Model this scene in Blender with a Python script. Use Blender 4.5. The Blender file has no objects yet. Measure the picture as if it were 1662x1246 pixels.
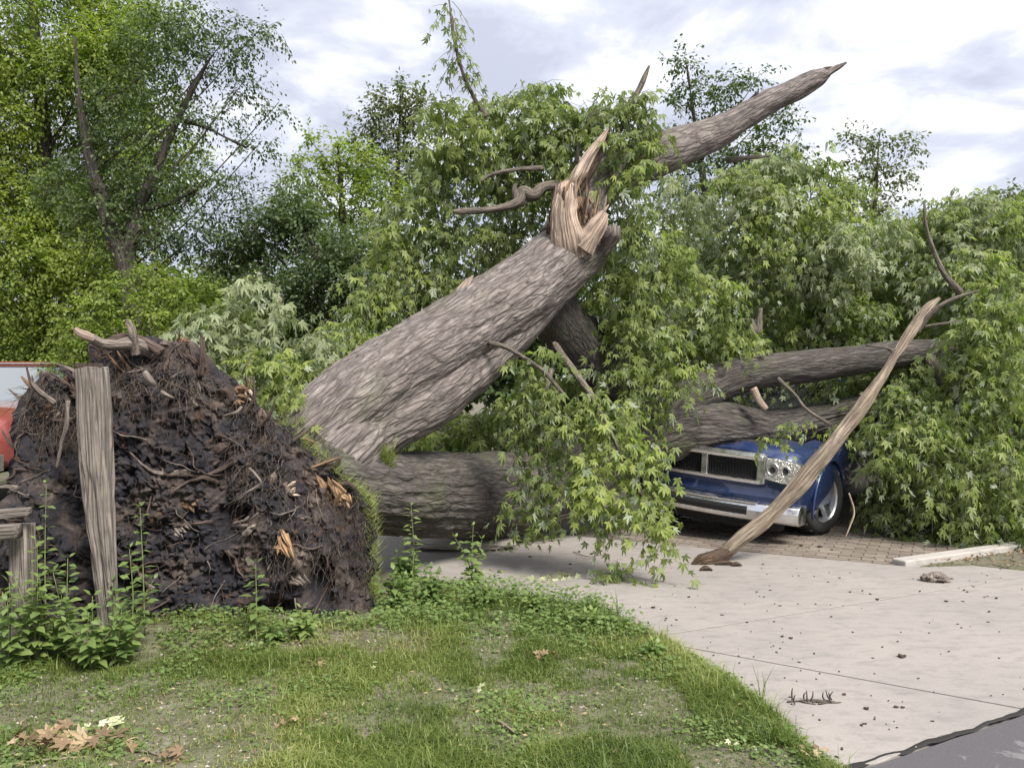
import bpy, math
import numpy as np
from mathutils import Vector, Matrix
PI = math.pi
rng = np.random.default_rng(11)
SC = bpy.context.scene
COL = SC.collection

# ------------------------------------------------------------------ camera, sky, sun, exposure
CAM_H = 1.65; F = 1350.0
cd = bpy.data.cameras.new('camera'); cam = bpy.data.objects.new('camera', cd); COL.objects.link(cam)
cam.location = (0, 0, CAM_H); cam.rotation_euler = (PI/2, 0, 0)
cd.sensor_width = 36; cd.lens = 36*F/1662; cd.clip_end = 2000; cd.clip_start = .05
SC.camera = cam
SUN_EL, SUN_AZ = math.radians(50), math.radians(146)     # azimuth measured right of the view direction
w = bpy.data.worlds.new('World'); SC.world = w; w.use_nodes = True
nt = w.node_tree; N = nt.nodes; Lk = nt.links; N.clear()
def nd(t, **k):
    n = N.new(t)
    for a, b in k.items(): setattr(n, a, b)
    return n
out = nd('ShaderNodeOutputWorld'); bg1 = nd('ShaderNodeBackground'); bg2 = nd('ShaderNodeBackground'); mx = nd('ShaderNodeMixShader')
sky = nd('ShaderNodeTexSky', sky_type='NISHITA'); sky.sun_disc = False; sky.sun_elevation = SUN_EL; sky.sun_rotation = SUN_AZ
Lk.new(sky.outputs[0], bg1.inputs[0]); bg1.inputs[1].default_value = .14
tc = nd('ShaderNodeTexCoord'); sp = nd('ShaderNodeSeparateXYZ'); Lk.new(tc.outputs['Generated'], sp.inputs[0])
def mth(op, a, b=None, clamp=False):
    n = nd('ShaderNodeMath', operation=op, use_clamp=clamp)
    for i, v in enumerate((a, b)):
        if v is None: continue
        if isinstance(v, (int, float)): n.inputs[i].default_value = v
        else: Lk.new(v, n.inputs[i])
    return n.outputs[0]
zc = mth('ADD', mth('MAXIMUM', sp.outputs[2], 0.0), .16)
cb = nd('ShaderNodeCombineXYZ'); Lk.new(mth('DIVIDE', sp.outputs[0], zc), cb.inputs[0]); Lk.new(mth('DIVIDE', sp.outputs[1], zc), cb.inputs[1])
n1 = nd('ShaderNodeTexNoise'); n1.inputs['Scale'].default_value = 3.1; n1.inputs['Detail'].default_value = 9; n1.inputs['Roughness'].default_value = .56
n1.inputs['Distortion'].default_value = .35
Lk.new(cb.outputs[0], n1.inputs['Vector'])
# the cloud deck thins out toward the right
dt = nd('ShaderNodeVectorMath', operation='DOT_PRODUCT'); Lk.new(tc.outputs['Generated'], dt.inputs[0])
dt.inputs[1].default_value = (.68, .60, .42)
glow = mth('POWER', mth('MAXIMUM', dt.outputs['Value'], 0.0), 2.0)
den = mth('ADD', n1.outputs[0], mth('MULTIPLY', glow, .085))
rp = nd('ShaderNodeValToRGB'); Lk.new(den, rp.inputs[0])
e = rp.color_ramp.elements
e[0].position = .42; e[0].color = (.50, .51, .60, 1)
e[1].position = .675; e[1].color = (.97, .96, .97, 1)
q = e.new(.525); q.color = (.62, .63, .71, 1)
q = e.new(.60); q.color = (.80, .80, .85, 1)
Lk.new(rp.outputs[0], bg2.inputs[0])
Lk.new(mth('ADD', mth('ADD', .50, mth('MULTIPLY', sp.outputs[2], .55)), mth('MULTIPLY', glow, .12)), bg2.inputs[1])
mx.inputs[0].default_value = .88
Lk.new(bg1.outputs[0], mx.inputs[1]); Lk.new(bg2.outputs[0], mx.inputs[2]); Lk.new(mx.outputs[0], out.inputs[0])
sd = bpy.data.lights.new('sun', 'SUN'); sd.energy = 3.9; sd.angle = math.radians(20); sd.color = (1, .95, .87)
sun = bpy.data.objects.new('sun', sd); COL.objects.link(sun)
sdir = Vector((math.sin(SUN_AZ)*math.cos(SUN_EL), math.cos(SUN_AZ)*math.cos(SUN_EL), math.sin(SUN_EL)))
sun.rotation_euler = sdir.to_track_quat('Z', 'Y').to_euler()
SC.view_settings.view_transform = 'Standard'; SC.view_settings.look = 'None'
SC.view_settings.gamma = 1; SC.view_settings.use_curve_mapping = False
SC.view_settings.exposure = .88
try:
    SC.cycles.max_bounces = 6; SC.cycles.transparent_max_bounces = 8
except Exception: pass

# ------------------------------------------------------------------ helpers
def P(px, py, d): return np.array([(px-831)*d/F, d, CAM_H-(py-623)*d/F])
def G(px, py, z=0.0):
    d = (CAM_H-z)*F/(py-623); return np.array([(px-831)*d/F, d, z])

def _h(i, j, k, s):
    n = (i*374761393 + j*668265263 + k*2147483647 + s*974711) & 0xffffffff
    n = ((n ^ (n >> 13))*1274126177) & 0xffffffff
    return ((n ^ (n >> 16)) & 0xffff)/65535.0
def vn(p, s=0):
    p = np.asarray(p, float); f = np.floor(p); i = f.astype(np.int64); u = p-f; u = u*u*(3-2*u)
    r = 0
    for a in (0, 1):
        wa = u[:, 0] if a else 1-u[:, 0]
        for b in (0, 1):
            wb = u[:, 1] if b else 1-u[:, 1]
            for c in (0, 1):
                wc = u[:, 2] if c else 1-u[:, 2]
                r = r + wa*wb*wc*_h(i[:, 0]+a, i[:, 1]+b, i[:, 2]+c, s)
    return r
def fbm(p, o=4, s=0, g=.5):
    r = 0; a = 1; t = 0
    for k in range(o):
        r = r + a*vn(p*2.0**k + k*7.3, s+k); t += a; a *= g
    return r/t
def ridged(p, o=3, s=0):
    r = 0; a = 1; t = 0
    for k in range(o):
        r = r + a*(1-np.abs(2*vn(p*2.0**k+k*5.1, s+k)-1)); t += a; a *= .5
    return r/t

def tag(o, label=None, cat=None, group=None, kind=None):
    if label: o['label'] = label
    if cat: o['category'] = cat
    if group: o['group'] = group
    if kind: o['kind'] = kind
    return o
def empty(name, loc=(0, 0, 0), rz=0):
    o = bpy.data.objects.new(name, None); COL.objects.link(o); o.location = loc; o.rotation_euler = (0, 0, rz)
    o.empty_display_size = .2
    return o
def link(name, me, parent=None, kind=None):
    o = bpy.data.objects.new(name, me); COL.objects.link(o)
    if parent is not None:
        o.parent = parent
    if kind: o['kind'] = kind
    return o
def wparent(o, parent):     # geometry given in world coordinates, parent moved
    o.parent = parent; o.matrix_parent_inverse = Matrix.LocRotScale(parent.location, parent.rotation_euler, None).inverted()
def mk(name, V, Fc, mat, attrs=None, smooth=True):
    me = bpy.data.meshes.new(name); V = np.asarray(V, np.float32)
    if isinstance(Fc, np.ndarray):
        k = Fc.shape[1]; nf = len(Fc)
        me.vertices.add(len(V)); me.vertices.foreach_set('co', V.ravel())
        me.loops.add(nf*k); me.loops.foreach_set('vertex_index', Fc.astype(np.int32).ravel())
        me.polygons.add(nf); me.polygons.foreach_set('loop_start', np.arange(0, nf*k, k, dtype=np.int32))
        me.polygons.foreach_set('loop_total', np.full(nf, k, np.int32))
    else:
        me.from_pydata([tuple(map(float, v)) for v in V], [], Fc)
    me.update(calc_edges=True)
    if smooth: me.polygons.foreach_set('use_smooth', np.ones(len(me.polygons), bool))
    for a, val in (attrs or {}).items():
        val = np.asarray(val, np.float32)
        if val.ndim == 1:
            at = me.attributes.new(a, 'FLOAT', 'POINT'); at.data.foreach_set('value', val)
        else:
            at = me.attributes.new(a, 'FLOAT_VECTOR', 'POINT'); at.data.foreach_set('vector', val.ravel())
    if mat is not None: me.materials.append(mat)
    me.validate()
    return me
class MB:
    """collects pieces into one mesh"""
    def __init__(s): s.V = []; s.F = []; s.A = []; s.T = []; s.n = 0
    def add(s, V, Fc, bk=None, tint=None):
        V = np.asarray(V, float); s.V.append(V); s.F += [tuple(int(i)+s.n for i in f) for f in Fc]
        s.A.append(V.copy() if bk is None else bk)
        s.T.append(np.full(len(V), .5) if tint is None else np.broadcast_to(np.asarray(tint, float), (len(V),)))
        s.n += len(V); return s
    def box(s, c, sz, rot=None, tint=None, taper=1.0):
        v = np.array([[x, y, z] for x in (-.5, .5) for y in (-.5, .5) for z in (-.5, .5)])
        v[v[:, 2] > 0, :2] *= taper
        v = v*np.array(sz)
        if rot is not None: v = v@np.array(rot).T
        return s.add(v+np.array(c), [(0, 1, 3, 2), (4, 6, 7, 5), (0, 4, 5, 1), (2, 3, 7, 6), (0, 2, 6, 4), (1, 5, 7, 3)], tint=tint)
    def mesh(s, name, mat, smooth=False):
        V = np.vstack(s.V)
        return mk(name, V, s.F, mat, {'bk': np.vstack(s.A), 'tint': np.concatenate(s.T)}, smooth)
    def build(s, name, mat, parent=None, smooth=False, kind=None, bevel=0, seg=2):
        o = link(name, s.mesh(name, mat, smooth), parent, kind)
        if bevel:
            m = o.modifiers.new('b', 'BEVEL'); m.width = bevel; m.segments = seg; m.limit_method = 'ANGLE'; m.angle_limit = math.radians(40)
        return o

def catmull(P0, n):
    P0 = np.asarray(P0, float); k = len(P0)
    Q = np.vstack([2*P0[0]-P0[1], P0, 2*P0[-1]-P0[-2]])
    t = np.linspace(0, k-1-1e-6, n); i = t.astype(int); u = (t-i)[:, None]
    a, b, c, d = Q[i], Q[i+1], Q[i+2], Q[i+3]
    return .5*((2*b)+(-a+c)*u+(2*a-5*b+4*c-d)*u**2+(-a+3*b-3*c+d)*u**3)
def tube(path, rad, n=8, m=None, disp=None, caps=True, cross=None):
    """path Kx3, rad K -> V, quads, bk ; disp(bk, theta, t) gives radial offset"""
    path = np.asarray(path, float); rad = np.asarray(rad, float)
    if m:
        X = catmull(np.hstack([path, rad[:, None]]), m); path = X[:, :3]; rad = np.maximum(X[:, 3], .0006)
    m = len(path)
    T = np.gradient(path, axis=0); T /= np.linalg.norm(T, axis=1)[:, None]+1e-9
    ref = np.array([0, 0, 1.0]) if abs(T[0, 2]) < .9 else np.array([1.0, 0, 0])
    U = np.zeros_like(T); u = np.cross(T[0], ref); u /= np.linalg.norm(u); U[0] = u
    for i in range(1, m):
        u = u-T[i]*np.dot(u, T[i]); u /= np.linalg.norm(u)+1e-9; U[i] = u
    W = np.cross(T, U)
    th = np.linspace(0, 2*PI, n, endpoint=False); c, s = np.cos(th), np.sin(th); rm = float(np.mean(rad))
    sl = np.concatenate([[0], np.cumsum(np.linalg.norm(np.diff(path, axis=0), axis=1))])
    r = np.repeat(rad[:, None], n, 1)
    if cross is not None: r = r*cross(th[None, :], (sl/sl[-1])[:, None])
    bk = np.stack([np.repeat(c[None]*rm, m, 0), np.repeat(s[None]*rm, m, 0), np.repeat(sl[:, None], n, 1)], -1).reshape(-1, 3)
    if disp is not None: r = r+disp(bk, np.tile(th, m), np.repeat(sl/sl[-1], n)).reshape(m, n)
    V = path[:, None]+r[..., None]*(c[None, :, None]*U[:, None]+s[None, :, None]*W[:, None])
    V = V.reshape(-1, 3)
    i = np.arange(m-1)[:, None]*n; j = np.arange(n)[None]; j2 = (j+1) % n
    Q = np.stack([i+j, i+j2, i+n+j2, i+n+j], -1).reshape(-1, 4).tolist()
    if caps:
        V = np.vstack([V, path[:1], path[-1:]]); bk = np.vstack([bk, [[0, 0, 0]], [[0, 0, sl[-1]]]])
        a, b = m*n, m*n+1
        Q += [(a, int((k+1) % n), int(k)) for k in range(n)]
        Q += [(b, (m-1)*n+k, (m-1)*n+(k+1) % n) for k in range(n)]
    return V, Q, bk
def barkdisp(amp, fr=9.0, st=.19, seed=0, lump=.03):
    def f(bk, th, t):
        p = bk*np.array([fr, fr, fr*st])
        wv = vn(bk*np.array([6, 6, 3]), seed+40)[:, None]*.5
        a = ridged(p+wv, 3, seed); g = np.clip(a*1.7-.55, 0, 1)
        return amp*(g-.6) + lump*(fbm(bk*2.6, 3, seed+9)-.5)*2
    return f

# ------------------------------------------------------------------ materials
MATS = {}
class NT:
    def __init__(s, name):
        s.m = bpy.data.materials.new(name); s.m.use_nodes = True; s.t = s.m.node_tree; s.n = s.t.nodes; s.l = s.t.links
        s.b = s.n['Principled BSDF']; s.out = s.n['Material Output']
    def new(s, t, **k):
        n = s.n.new(t)
        for a, b in k.items():
            if a.startswith('i_'): n.inputs[a[2:].replace('_', ' ')].default_value = b
            else: setattr(n, a, b)
        return n
    def attr(s, name): return s.new('ShaderNodeAttribute', attribute_name=name)
    def coord(s, src='Object', scale=(1, 1, 1)):
        if src == 'bk': o = s.attr('bk').outputs['Vector']
        else: o = s.new('ShaderNodeTexCoord').outputs[src]
        mp = s.new('ShaderNodeMapping'); mp.inputs['Scale'].default_value = scale; s.l.new(o, mp.inputs[0]); return mp.outputs[0]
    def noise(s, vec, scale, detail=6, rough=.6, dist=0):
        n = s.new('ShaderNodeTexNoise'); n.inputs['Scale'].default_value = scale; n.inputs['Detail'].default_value = detail
        n.inputs['Roughness'].default_value = rough; n.inputs['Distortion'].default_value = dist
        s.l.new(vec, n.inputs['Vector']); return n.outputs[0]
    def ramp(s, fac, stops):
        r = s.new('ShaderNodeValToRGB'); s.l.new(fac, r.inputs[0]); el = r.color_ramp.elements
        while len(el) < len(stops): el.new(.5)
        for q, (p, c) in zip(el, stops): q.position = p; q.color = (c, c, c, 1) if isinstance(c, (int, float)) else (*c, 1)
        return r.outputs[0]
    def mix(s, fac, a, b, mode='MIX'):
        n = s.new('ShaderNodeMix', data_type='RGBA', blend_type=mode)
        for sk, v in ((0, fac), (6, a), (7, b)):
            if isinstance(v, (int, float)): n.inputs[sk].default_value = v
            elif isinstance(v, tuple): n.inputs[sk].default_value = (*v, 1)
            else: s.l.new(v, n.inputs[sk])
        return n.outputs[2]
    def bump(s, h, st=.5, dist=.01):
        b = s.new('ShaderNodeBump'); b.inputs['Strength'].default_value = st; b.inputs['Distance'].default_value = dist
        s.l.new(h, b.inputs['Height']); s.l.new(b.outputs[0], s.b.inputs['Normal'])
    def col(s, c):
        if isinstance(c, tuple): s.b.inputs['Base Color'].default_value = (*c, 1)
        else: s.l.new(c, s.b.inputs['Base Color'])
def plain(name, c, rough=.5, metal=0, coat=0, noise=.0, spec=.5):
    t = NT(name); t.b.inputs['Roughness'].default_value = rough; t.b.inputs['Metallic'].default_value = metal
    t.b.inputs['Coat Weight'].default_value = coat; t.b.inputs['Specular IOR Level'].default_value = spec
    if noise:
        f = t.noise(t.coord(), 9, 8, .7)
        t.col(t.mix(t.ramp(f, [(.35, 0.), (.7, noise)]), c, (.16, .14, .11)))
        t.l.new(t.ramp(f, [(.3, rough), (.7, min(1, rough+.35))]), t.b.inputs['Roughness'])
    else: t.col(c)
    return t.m
def leafmat(name, cols, back=None, trans=.35, rough=.45, sat=1):
    t = NT(name); a = t.attr('tint').outputs['Fac']
    k = len(cols); c = t.ramp(a, [(i/(k-1), q) for i, q in enumerate(cols)])
    f = t.noise(t.coord(), 1.3, 3, .5)
    c = t.mix(t.ramp(f, [(.35, .0), (.65, .35)]), c, tuple(x*.72 for x in cols[k//2]))
    if back:
        g = t.new('ShaderNodeNewGeometry'); mb = t.mix(g.outputs['Backfacing'], c, back)
    else: mb = c
    t.col(mb); t.b.inputs['Roughness'].default_value = rough; t.b.inputs['Specular IOR Level'].default_value = .35
    tr = t.new('ShaderNodeBsdfTranslucent'); tc_ = t.mix(1.0, c, (1.0, 1.25, .35), 'MULTIPLY'); t.l.new(tc_, tr.inputs[0])
    ms = t.new('ShaderNodeMixShader'); ms.inputs[0].default_value = trans
    t.l.new(t.b.outputs[0], ms.inputs[1]); t.l.new(tr.outputs[0], ms.inputs[2]); t.l.new(ms.outputs[0], t.out.inputs[0])
    return t.m
def barkmat(name, lo, mid, hi, moss=.25, fr=14, st=.17, src='bk'):
    t = NT(name); v = t.coord(src, (1, 1, st)); v2 = t.coord(src, (1, 1, 1))
    a = t.noise(v, fr, 8, .7, .6); b = t.noise(v, fr*3.6, 5, .75); big = t.noise(v2, 2.2, 5, .6)
    c = t.ramp(a, [(.36, lo), (.48, mid), (.60, hi)])
    nv_ = t.new('ShaderNodeTexNoise'); nv_.inputs['Scale'].default_value = fr*.9; nv_.inputs['Detail'].default_value = 4; t.l.new(v, nv_.inputs['Vector'])
    va = t.new('ShaderNodeVectorMath', operation='SCALE'); va.inputs['Scale'].default_value = 1.3/fr; t.l.new(nv_.outputs['Color'], va.inputs[0])
    vb = t.new('ShaderNodeVectorMath', operation='ADD'); t.l.new(v, vb.inputs[0]); t.l.new(va.outputs[0], vb.inputs[1])
    vo = t.new('ShaderNodeTexVoronoi', feature='DISTANCE_TO_EDGE'); vo.inputs['Scale'].default_value = fr*1.1; t.l.new(vb.outputs[0], vo.inputs['Vector'])
    crack = t.ramp(vo.outputs['Distance'], [(.0, 0.), (.16, 1.)])
    c = t.mix(t.ramp(vo.outputs['Distance'], [(.0, .9), (.05, .5), (.13, 0.)]), c, tuple(x*.35 for x in lo))
    c = t.mix(.45, c, t.ramp(b, [(.3, tuple(x*.5 for x in lo)), (.7, tuple(min(1, x*1.25) for x in hi))]))
    c = t.mix(t.ramp(big, [(.52, 0.), (.72, moss)]), c, (.10, .115, .05))
    big2 = t.noise(v2, 5, 4, .6)
    c = t.mix(t.ramp(big2, [(.35, .45), (.6, 0.)]), c, (.075, .06, .055))
    t.col(c); t.b.inputs['Roughness'].default_value = .9; t.b.inputs['Specular IOR Level'].default_value = .2
    h = t.mix(.5, t.mix(.4, a, b), crack); t.bump(h, 1.0, .30/fr)
    return t.m
M = {}
M['bark'] = barkmat('maple_bark', (.035, .029, .027), (.125, .107, .10), (.30, .265, .245), .3, 20, .185)
M['bark_twig'] = barkmat('twig_bark', (.06, .05, .04), (.13, .11, .09), (.24, .21, .17), .2, 30)
M['bark_far'] = barkmat('far_bark', (.03, .026, .022), (.07, .06, .055), (.12, .105, .095), .1, 12)
M['bark_dark'] = barkmat('dark_mossy_bark', (.018, .016, .015), (.055, .050, .046), (.14, .127, .116), .55, 20, .185)  # darker copy of the maple bark, with more moss
M['pole'] = barkmat('barkless_wood', (.11, .075, .05), (.25, .195, .14), (.45, .38, .29), .15, 26, .06)
M['rot'] = barkmat('rotten_wood', (.02, .013, .009), (.06, .04, .028), (.12, .08, .05), 0, 22)
M['wood_split'] = barkmat('torn_pale_wood', (.15, .095, .07), (.38, .28, .205), (.62, .50, .40), 0, 30, .05)
M['wood_orange'] = barkmat('torn_orange_wood', (.12, .06, .03), (.30, .17, .09), (.50, .34, .20), 0, 30, .06)
M['grey_wood'] = barkmat('weathered_grey_wood', (.06, .047, .04), (.17, .145, .125), (.32, .285, .25), .08, 34, .035)
M['root'] = barkmat('root_bark', (.03, .022, .018), (.085, .06, .048), (.18, .13, .105), 0, 26)
M['rootpale'] = barkmat('pale_root_bark', (.07, .055, .048), (.17, .14, .12), (.34, .29, .25), 0, 30)

def soilmat():
    t = NT('root_plate_soil'); v = t.coord('Object')
    a = t.noise(v, 3.2, 10, .68, .4); b = t.noise(v, 19, 8, .75); d = t.noise(v, 7, 5, .6, 1.2)
    c = t.ramp(a, [(.34, (.024, .024, .028)), (.48, (.044, .043, .050)), (.58, (.10, .082, .075)), (.70, (.26, .21, .175))])
    c = t.mix(t.ramp(b, [(.55, 0.), (.72, .6)]), c, (.15, .12, .10))
    c = t.mix(t.ramp(d, [(.60, 0.), (.68, .75)]), c, (.12, .07, .045))
    t.col(c); t.b.inputs['Roughness'].default_value = 1.0; t.b.inputs['Specular IOR Level'].default_value = .03
    t.bump(t.mix(.5, a, t.noise(v, 45, 6, .8)), 1.0, .05); return t.m
M['soil'] = soilmat()
def groundmat():
    t = NT('lawn_soil'); v = t.coord('Object')
    a = t.noise(v, 1.1, 8, .65, .3); b = t.noise(v, 30, 8, .8); c0 = t.noise(v, 5, 6, .7)
    c = t.ramp(c0, [(.35, (.06, .046, .033)), (.5, (.12, .098, .074)), (.68, (.23, .20, .17))])
    c = t.mix(t.ramp(a, [(.42, .6), (.6, .1)]), c, (.065, .085, .026))
    c = t.mix(t.ramp(b, [(.5, 0.), (.75, .6)]), c, (.30, .27, .22))
    t.col(c); t.b.inputs['Roughness'].default_value = .95; t.bump(t.mix(.5, b, c0), .8, .02); return t.m
M['lawn'] = groundmat()
def concmat(name, base, warm):
    t = NT(name); v = t.coord('Object')
    a = t.noise(v, .9, 6, .6, .4); b = t.noise(v, 60, 6, .8); d = t.noise(t.coord('Object', (1, 2.4, 1)), 5, 7, .7); g = t.noise(v, 240, 2, .5)
    c = t.ramp(a, [(.35, base), (.65, warm)])
    c = t.mix(t.ramp(d, [(.48, 0.), (.70, .7)]), c, tuple(x*.66 for x in base))
    c = t.mix(t.ramp(t.noise(v, 13, 6, .75), [(.57, 0.), (.70, .5)]), c, tuple(x*.5 for x in base))
    c = t.mix(t.ramp(b, [(.35, .28), (.6, 0.)]), c, tuple(x*.6 for x in base))
    t.col(c); t.b.inputs['Roughness'].default_value = .85; t.bump(t.mix(.5, b, g), .35, .004); return t.m
M['concrete'] = concmat('driveway_concrete', (.252, .230, .215), (.30, .273, .25))
M['kerb'] = concmat('kerb_concrete', (.36, .335, .31), (.41, .385, .35))
def asph():
    t = NT('asphalt'); v = t.coord('Object')
    b = t.noise(v, 130, 4, .8); a = t.noise(v, 3.5, 8, .7, .5)
    c = t.ramp(b, [(.35, (.10, .095, .10)), (.55, (.17, .16, .165)), (.72, (.27, .26, .26))])
    tt = t.attr('tint').outputs['Fac']      # wet, dark run-off stain beside the broken edge
    s_ = t.new('ShaderNodeMath', operation='ADD'); t.l.new(tt, s_.inputs[0]); 
    am = t.new('ShaderNodeMath', operation='MULTIPLY'); am.inputs[1].default_value = 1.1; t.l.new(a, am.inputs[0]); t.l.new(am.outputs[0], s_.inputs[1])
    c = t.mix(t.ramp(s_.outputs[0], [(.86, 0.), (.90, .7)]), c, (.05, .045, .05))
    t.col(c); t.b.inputs['Roughness'].default_value = .8; t.bump(b, .6, .006); return t.m
M['asphalt'] = asph()
def paver():
    t = NT('brick_paver'); v = t.coord('Object'); a = t.attr('tint').outputs['Fac']
    c = t.ramp(a, [(0., (.165, .135, .108)), (.5, (.20, .165, .135)), (1., (.245, .21, .175))])
    c = t.mix(t.ramp(t.noise(v, 25, 6, .8), [(.4, 0.), (.7, .5)]), c, (.09, .075, .055))
    t.col(c); t.b.inputs['Roughness'].default_value = .8; t.bump(t.noise(v, 80), .4, .004); return t.m
M['paver'] = paver()
M['dark_sand'] = plain('dark_joint_sand', (.05, .042, .035), .95)
M['maple'] = leafmat('silver_maple_leaf', [(.115, .155, .055), (.17, .22, .07), (.235, .285, .085), (.33, .38, .10)], back=(.36, .41, .29), trans=.47)
M['maple_pale'] = leafmat('wilting_maple_leaf', [(.16, .195, .10), (.22, .26, .14), (.28, .315, .18), (.36, .39, .24)], back=(.44, .48, .37), trans=.42)
M['bgleaf1'] = leafmat('bright_tree_leaf', [(.10, .15, .03), (.155, .215, .042), (.215, .275, .055), (.30, .35, .075)], trans=.5)
M['bgleaf2'] = leafmat('dark_tree_leaf', [(.05, .08, .036), (.08, .12, .046), (.115, .155, .055), (.155, .195, .07)], trans=.42)
M['bgleaf3'] = leafmat('olive_tree_leaf', [(.075, .095, .036), (.11, .135, .05), (.15, .175, .065), (.20, .22, .09)], trans=.38)
M['grass'] = leafmat('grass_blade', [(.08, .12, .03), (.135, .19, .042), (.20, .255, .058), (.34, .35, .13)], trans=.4)
M['weed'] = leafmat('weed_leaf', [(.08, .13, .045), (.13, .20, .062), (.18, .25, .075), (.25, .31, .10)], back=(.26, .32, .2), trans=.4)
M['dryleaf'] = leafmat('dry_leaf', [(.10, .065, .04), (.18, .12, .07), (.30, .21, .12), (.46, .36, .23)], trans=.15, rough=.7)
M['palefresh'] = leafmat('pale_fallen_leaf', [(.30, .34, .16), (.38, .42, .22), (.5, .52, .32), (.6, .6, .42)], trans=.2)
M['stem'] = plain('green_stem', (.14, .16, .06), .7)
M['stone'] = plain('pale_stone', (.36, .33, .29), .9, noise=.5)

# ------------------------------------------------------------------ setting: ground sheets
g = MB(); g.add([(-400, -60, -.10), (400, -60, -.10), (400, 700, -.10), (-400, 700, -.10)], [(0, 1, 2, 3)])
tag(g.build('ground', M['lawn']), 'grassy ground reaching to the horizon', kind='structure')
def roadline(x): return 3.575+.556*(x-1.43)
ED = np.array([(1.36, 3.53), (1.2125, 4.436), (.93, 5.34), (.583, 6.10), (.091, 6.455), (-.459, 6.81), (-1.13, 7.25), (-3.0, 8.7), (-4.5, 10.0), (-9, 14), (-14, 18)])
def xedge(y): return np.interp(y, ED[:, 1], ED[:, 0])
# lawn: heightfield between road edge and driveway edge
ny, nx = 220, 240
ys = np.concatenate([np.linspace(-3.0, 3.2, 25), np.linspace(3.25, 8.5, 140), np.linspace(8.6, 18, 55)])
V = []; 
for y in ys:
    xr = min(xedge(y), (y-3.575)/.556+1.43-.03) if y < 3.56 else xedge(y)
    xs = xr-(np.linspace(0, 1, nx)**1.6)*(14+xr if xr > -13 else 1)
    V.append(np.stack([xs, np.full(nx, y), np.zeros(nx)], 1))
V = np.vstack(V)
V[:, 0] += (.02*(fbm(V*np.array([0, 6, 0]), 3, 3)-.5)*2)
def lawn_h(x, y):
    p = np.stack([x, y, np.zeros_like(x)], 1)
    e = np.clip((xedge(y)-x)/.5, 0, 1)
    h = .015+.07*(fbm(p*.9, 3, 5)-.35)*e+.022*(fbm(p*7, 3, 6)-.5)
    h += .10*np.exp(-(((x+2.2)/1.7)**2+((y-5.35)/.35)**2))       # rumpled turf along the foot of the root plate
    return np.where(y < 3.4, h*np.clip((y+1)/4.4, .2, 1), h)
V[:, 2] = lawn_h(V[:, 0], V[:, 1])
i = np.arange(len(ys)-1)[:, None]*nx; j = np.arange(nx-1)[None]
tag(link('lawn', mk('lawn', V, np.stack([i+j, i+nx+j, i+nx+j+1, i+j+1], -1).reshape(-1, 4), M['lawn'])), 'patchy lawn between road and driveway', kind='structure')
# asphalt road with a broken edge
xs = np.linspace(-14, 16, 420); edge = roadline(xs)-.022+.05*(fbm(np.stack([xs*2.2, xs*0, xs*0], 1), 4, 2)-.5)*2*.6-.012
cols_ = [edge-q for q in (0, .05, .12, .2, .3, .45, .7, 1.2, 2.5, 6, 14)]
V = np.stack([np.stack([xs+(0 if k == 0 else .0), c, np.full_like(xs, -.008)], 1) for k, c in enumerate(cols_)]).reshape(-1, 3)
nn = len(xs); i = np.arange(len(cols_)-1)[:, None]*nn; j = np.arange(nn-1)[None]
tin = np.repeat(np.array([.5, .48, .44, .38, .3, .22, .1, 0, 0, 0, 0]), nn)
tag(link('road', mk('road', V, np.stack([i+j, i+nn+j, i+nn+j+1, i+j+1], -1).reshape(-1, 4), M['asphalt'], {'tint': tin})), 'grey asphalt road', kind='structure')
# concrete driveway: underlay + slabs
g = MB(); g.add([(1.3, 3.4, -.06), (12, 9.3, -.06), (12, 13, -.06), (5, 12, -.06), (-3.2, 11, -.06), (-2.0, 7.7, -.06), (.5, 6.0, -.06)], [(0, 1, 2, 3, 4, 5, 6)])
drive = g.build('driveway', M['dark_sand']); tag(drive, 'pale concrete driveway apron crossing the lawn', kind='structure')
def slab(poly, z0=-.09, z1=0.0, mat=None, parent=None, name='slab', gap=.0, bevel=.004, sub=True): # noqa
    poly = np.array(poly, float)
    if gap:
        c = poly.mean(0); d = poly-c; poly = c+d*(1-gap/np.linalg.norm(d, axis=1))[:, None]
    n = len(poly); b = MB()
    V = np.vstack([np.hstack([poly, np.full((n, 1), z0)]), np.hstack([poly, np.full((n, 1), z1)])])
    Fs = [tuple(range(n, 2*n)), tuple(range(n-1, -1, -1))]+[(k, (k+1) % n, n+(k+1) % n, n+k) for k in range(n)]
    b.add(V, Fs); return b.build(name, mat, parent, bevel=bevel)
def rag(pts, n=14, a=.012, s=0):      # roughen a polyline
    o = []
    for k in range(len(pts)-1):
        p, q = np.array(pts[k]), np.array(pts[k+1]); t = np.linspace(0, 1, n, endpoint=False)[:, None]
        o.append(p+(q-p)*t)
    o = np.vstack(o+[np.array(pts[-1:])]); 
    nz = fbm(np.stack([o[:, 0]*4, o[:, 1]*4, o[:, 0]*0], 1), 3, s)-.5
    o[1:-1] += np.stack([nz*0, nz], 1)[1:-1]*a*3
    return o.tolist()
for a_, b_ in (((.94, 5.4445), (12, 10.795)), ((.97, 5.306), (2.606, 4.230))):
    a_, b_ = np.array(a_), np.array(b_); n_ = (b_-a_)/np.linalg.norm(b_-a_); n_ = np.array([-n_[1], n_[0]])*.018; g = MB()
    g.add([(*(a_-n_), -.0035), (*(b_-n_), -.0035), (*(b_+n_), -.0035), (*(a_+n_), -.0035)], [(0, 1, 2, 3)]); g.build('joint_filler', M['dark_sand'], drive)
lefte = rag([(1.385, 3.545), (1.2225, 4.436), (.965, 5.30)], 12)
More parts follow.
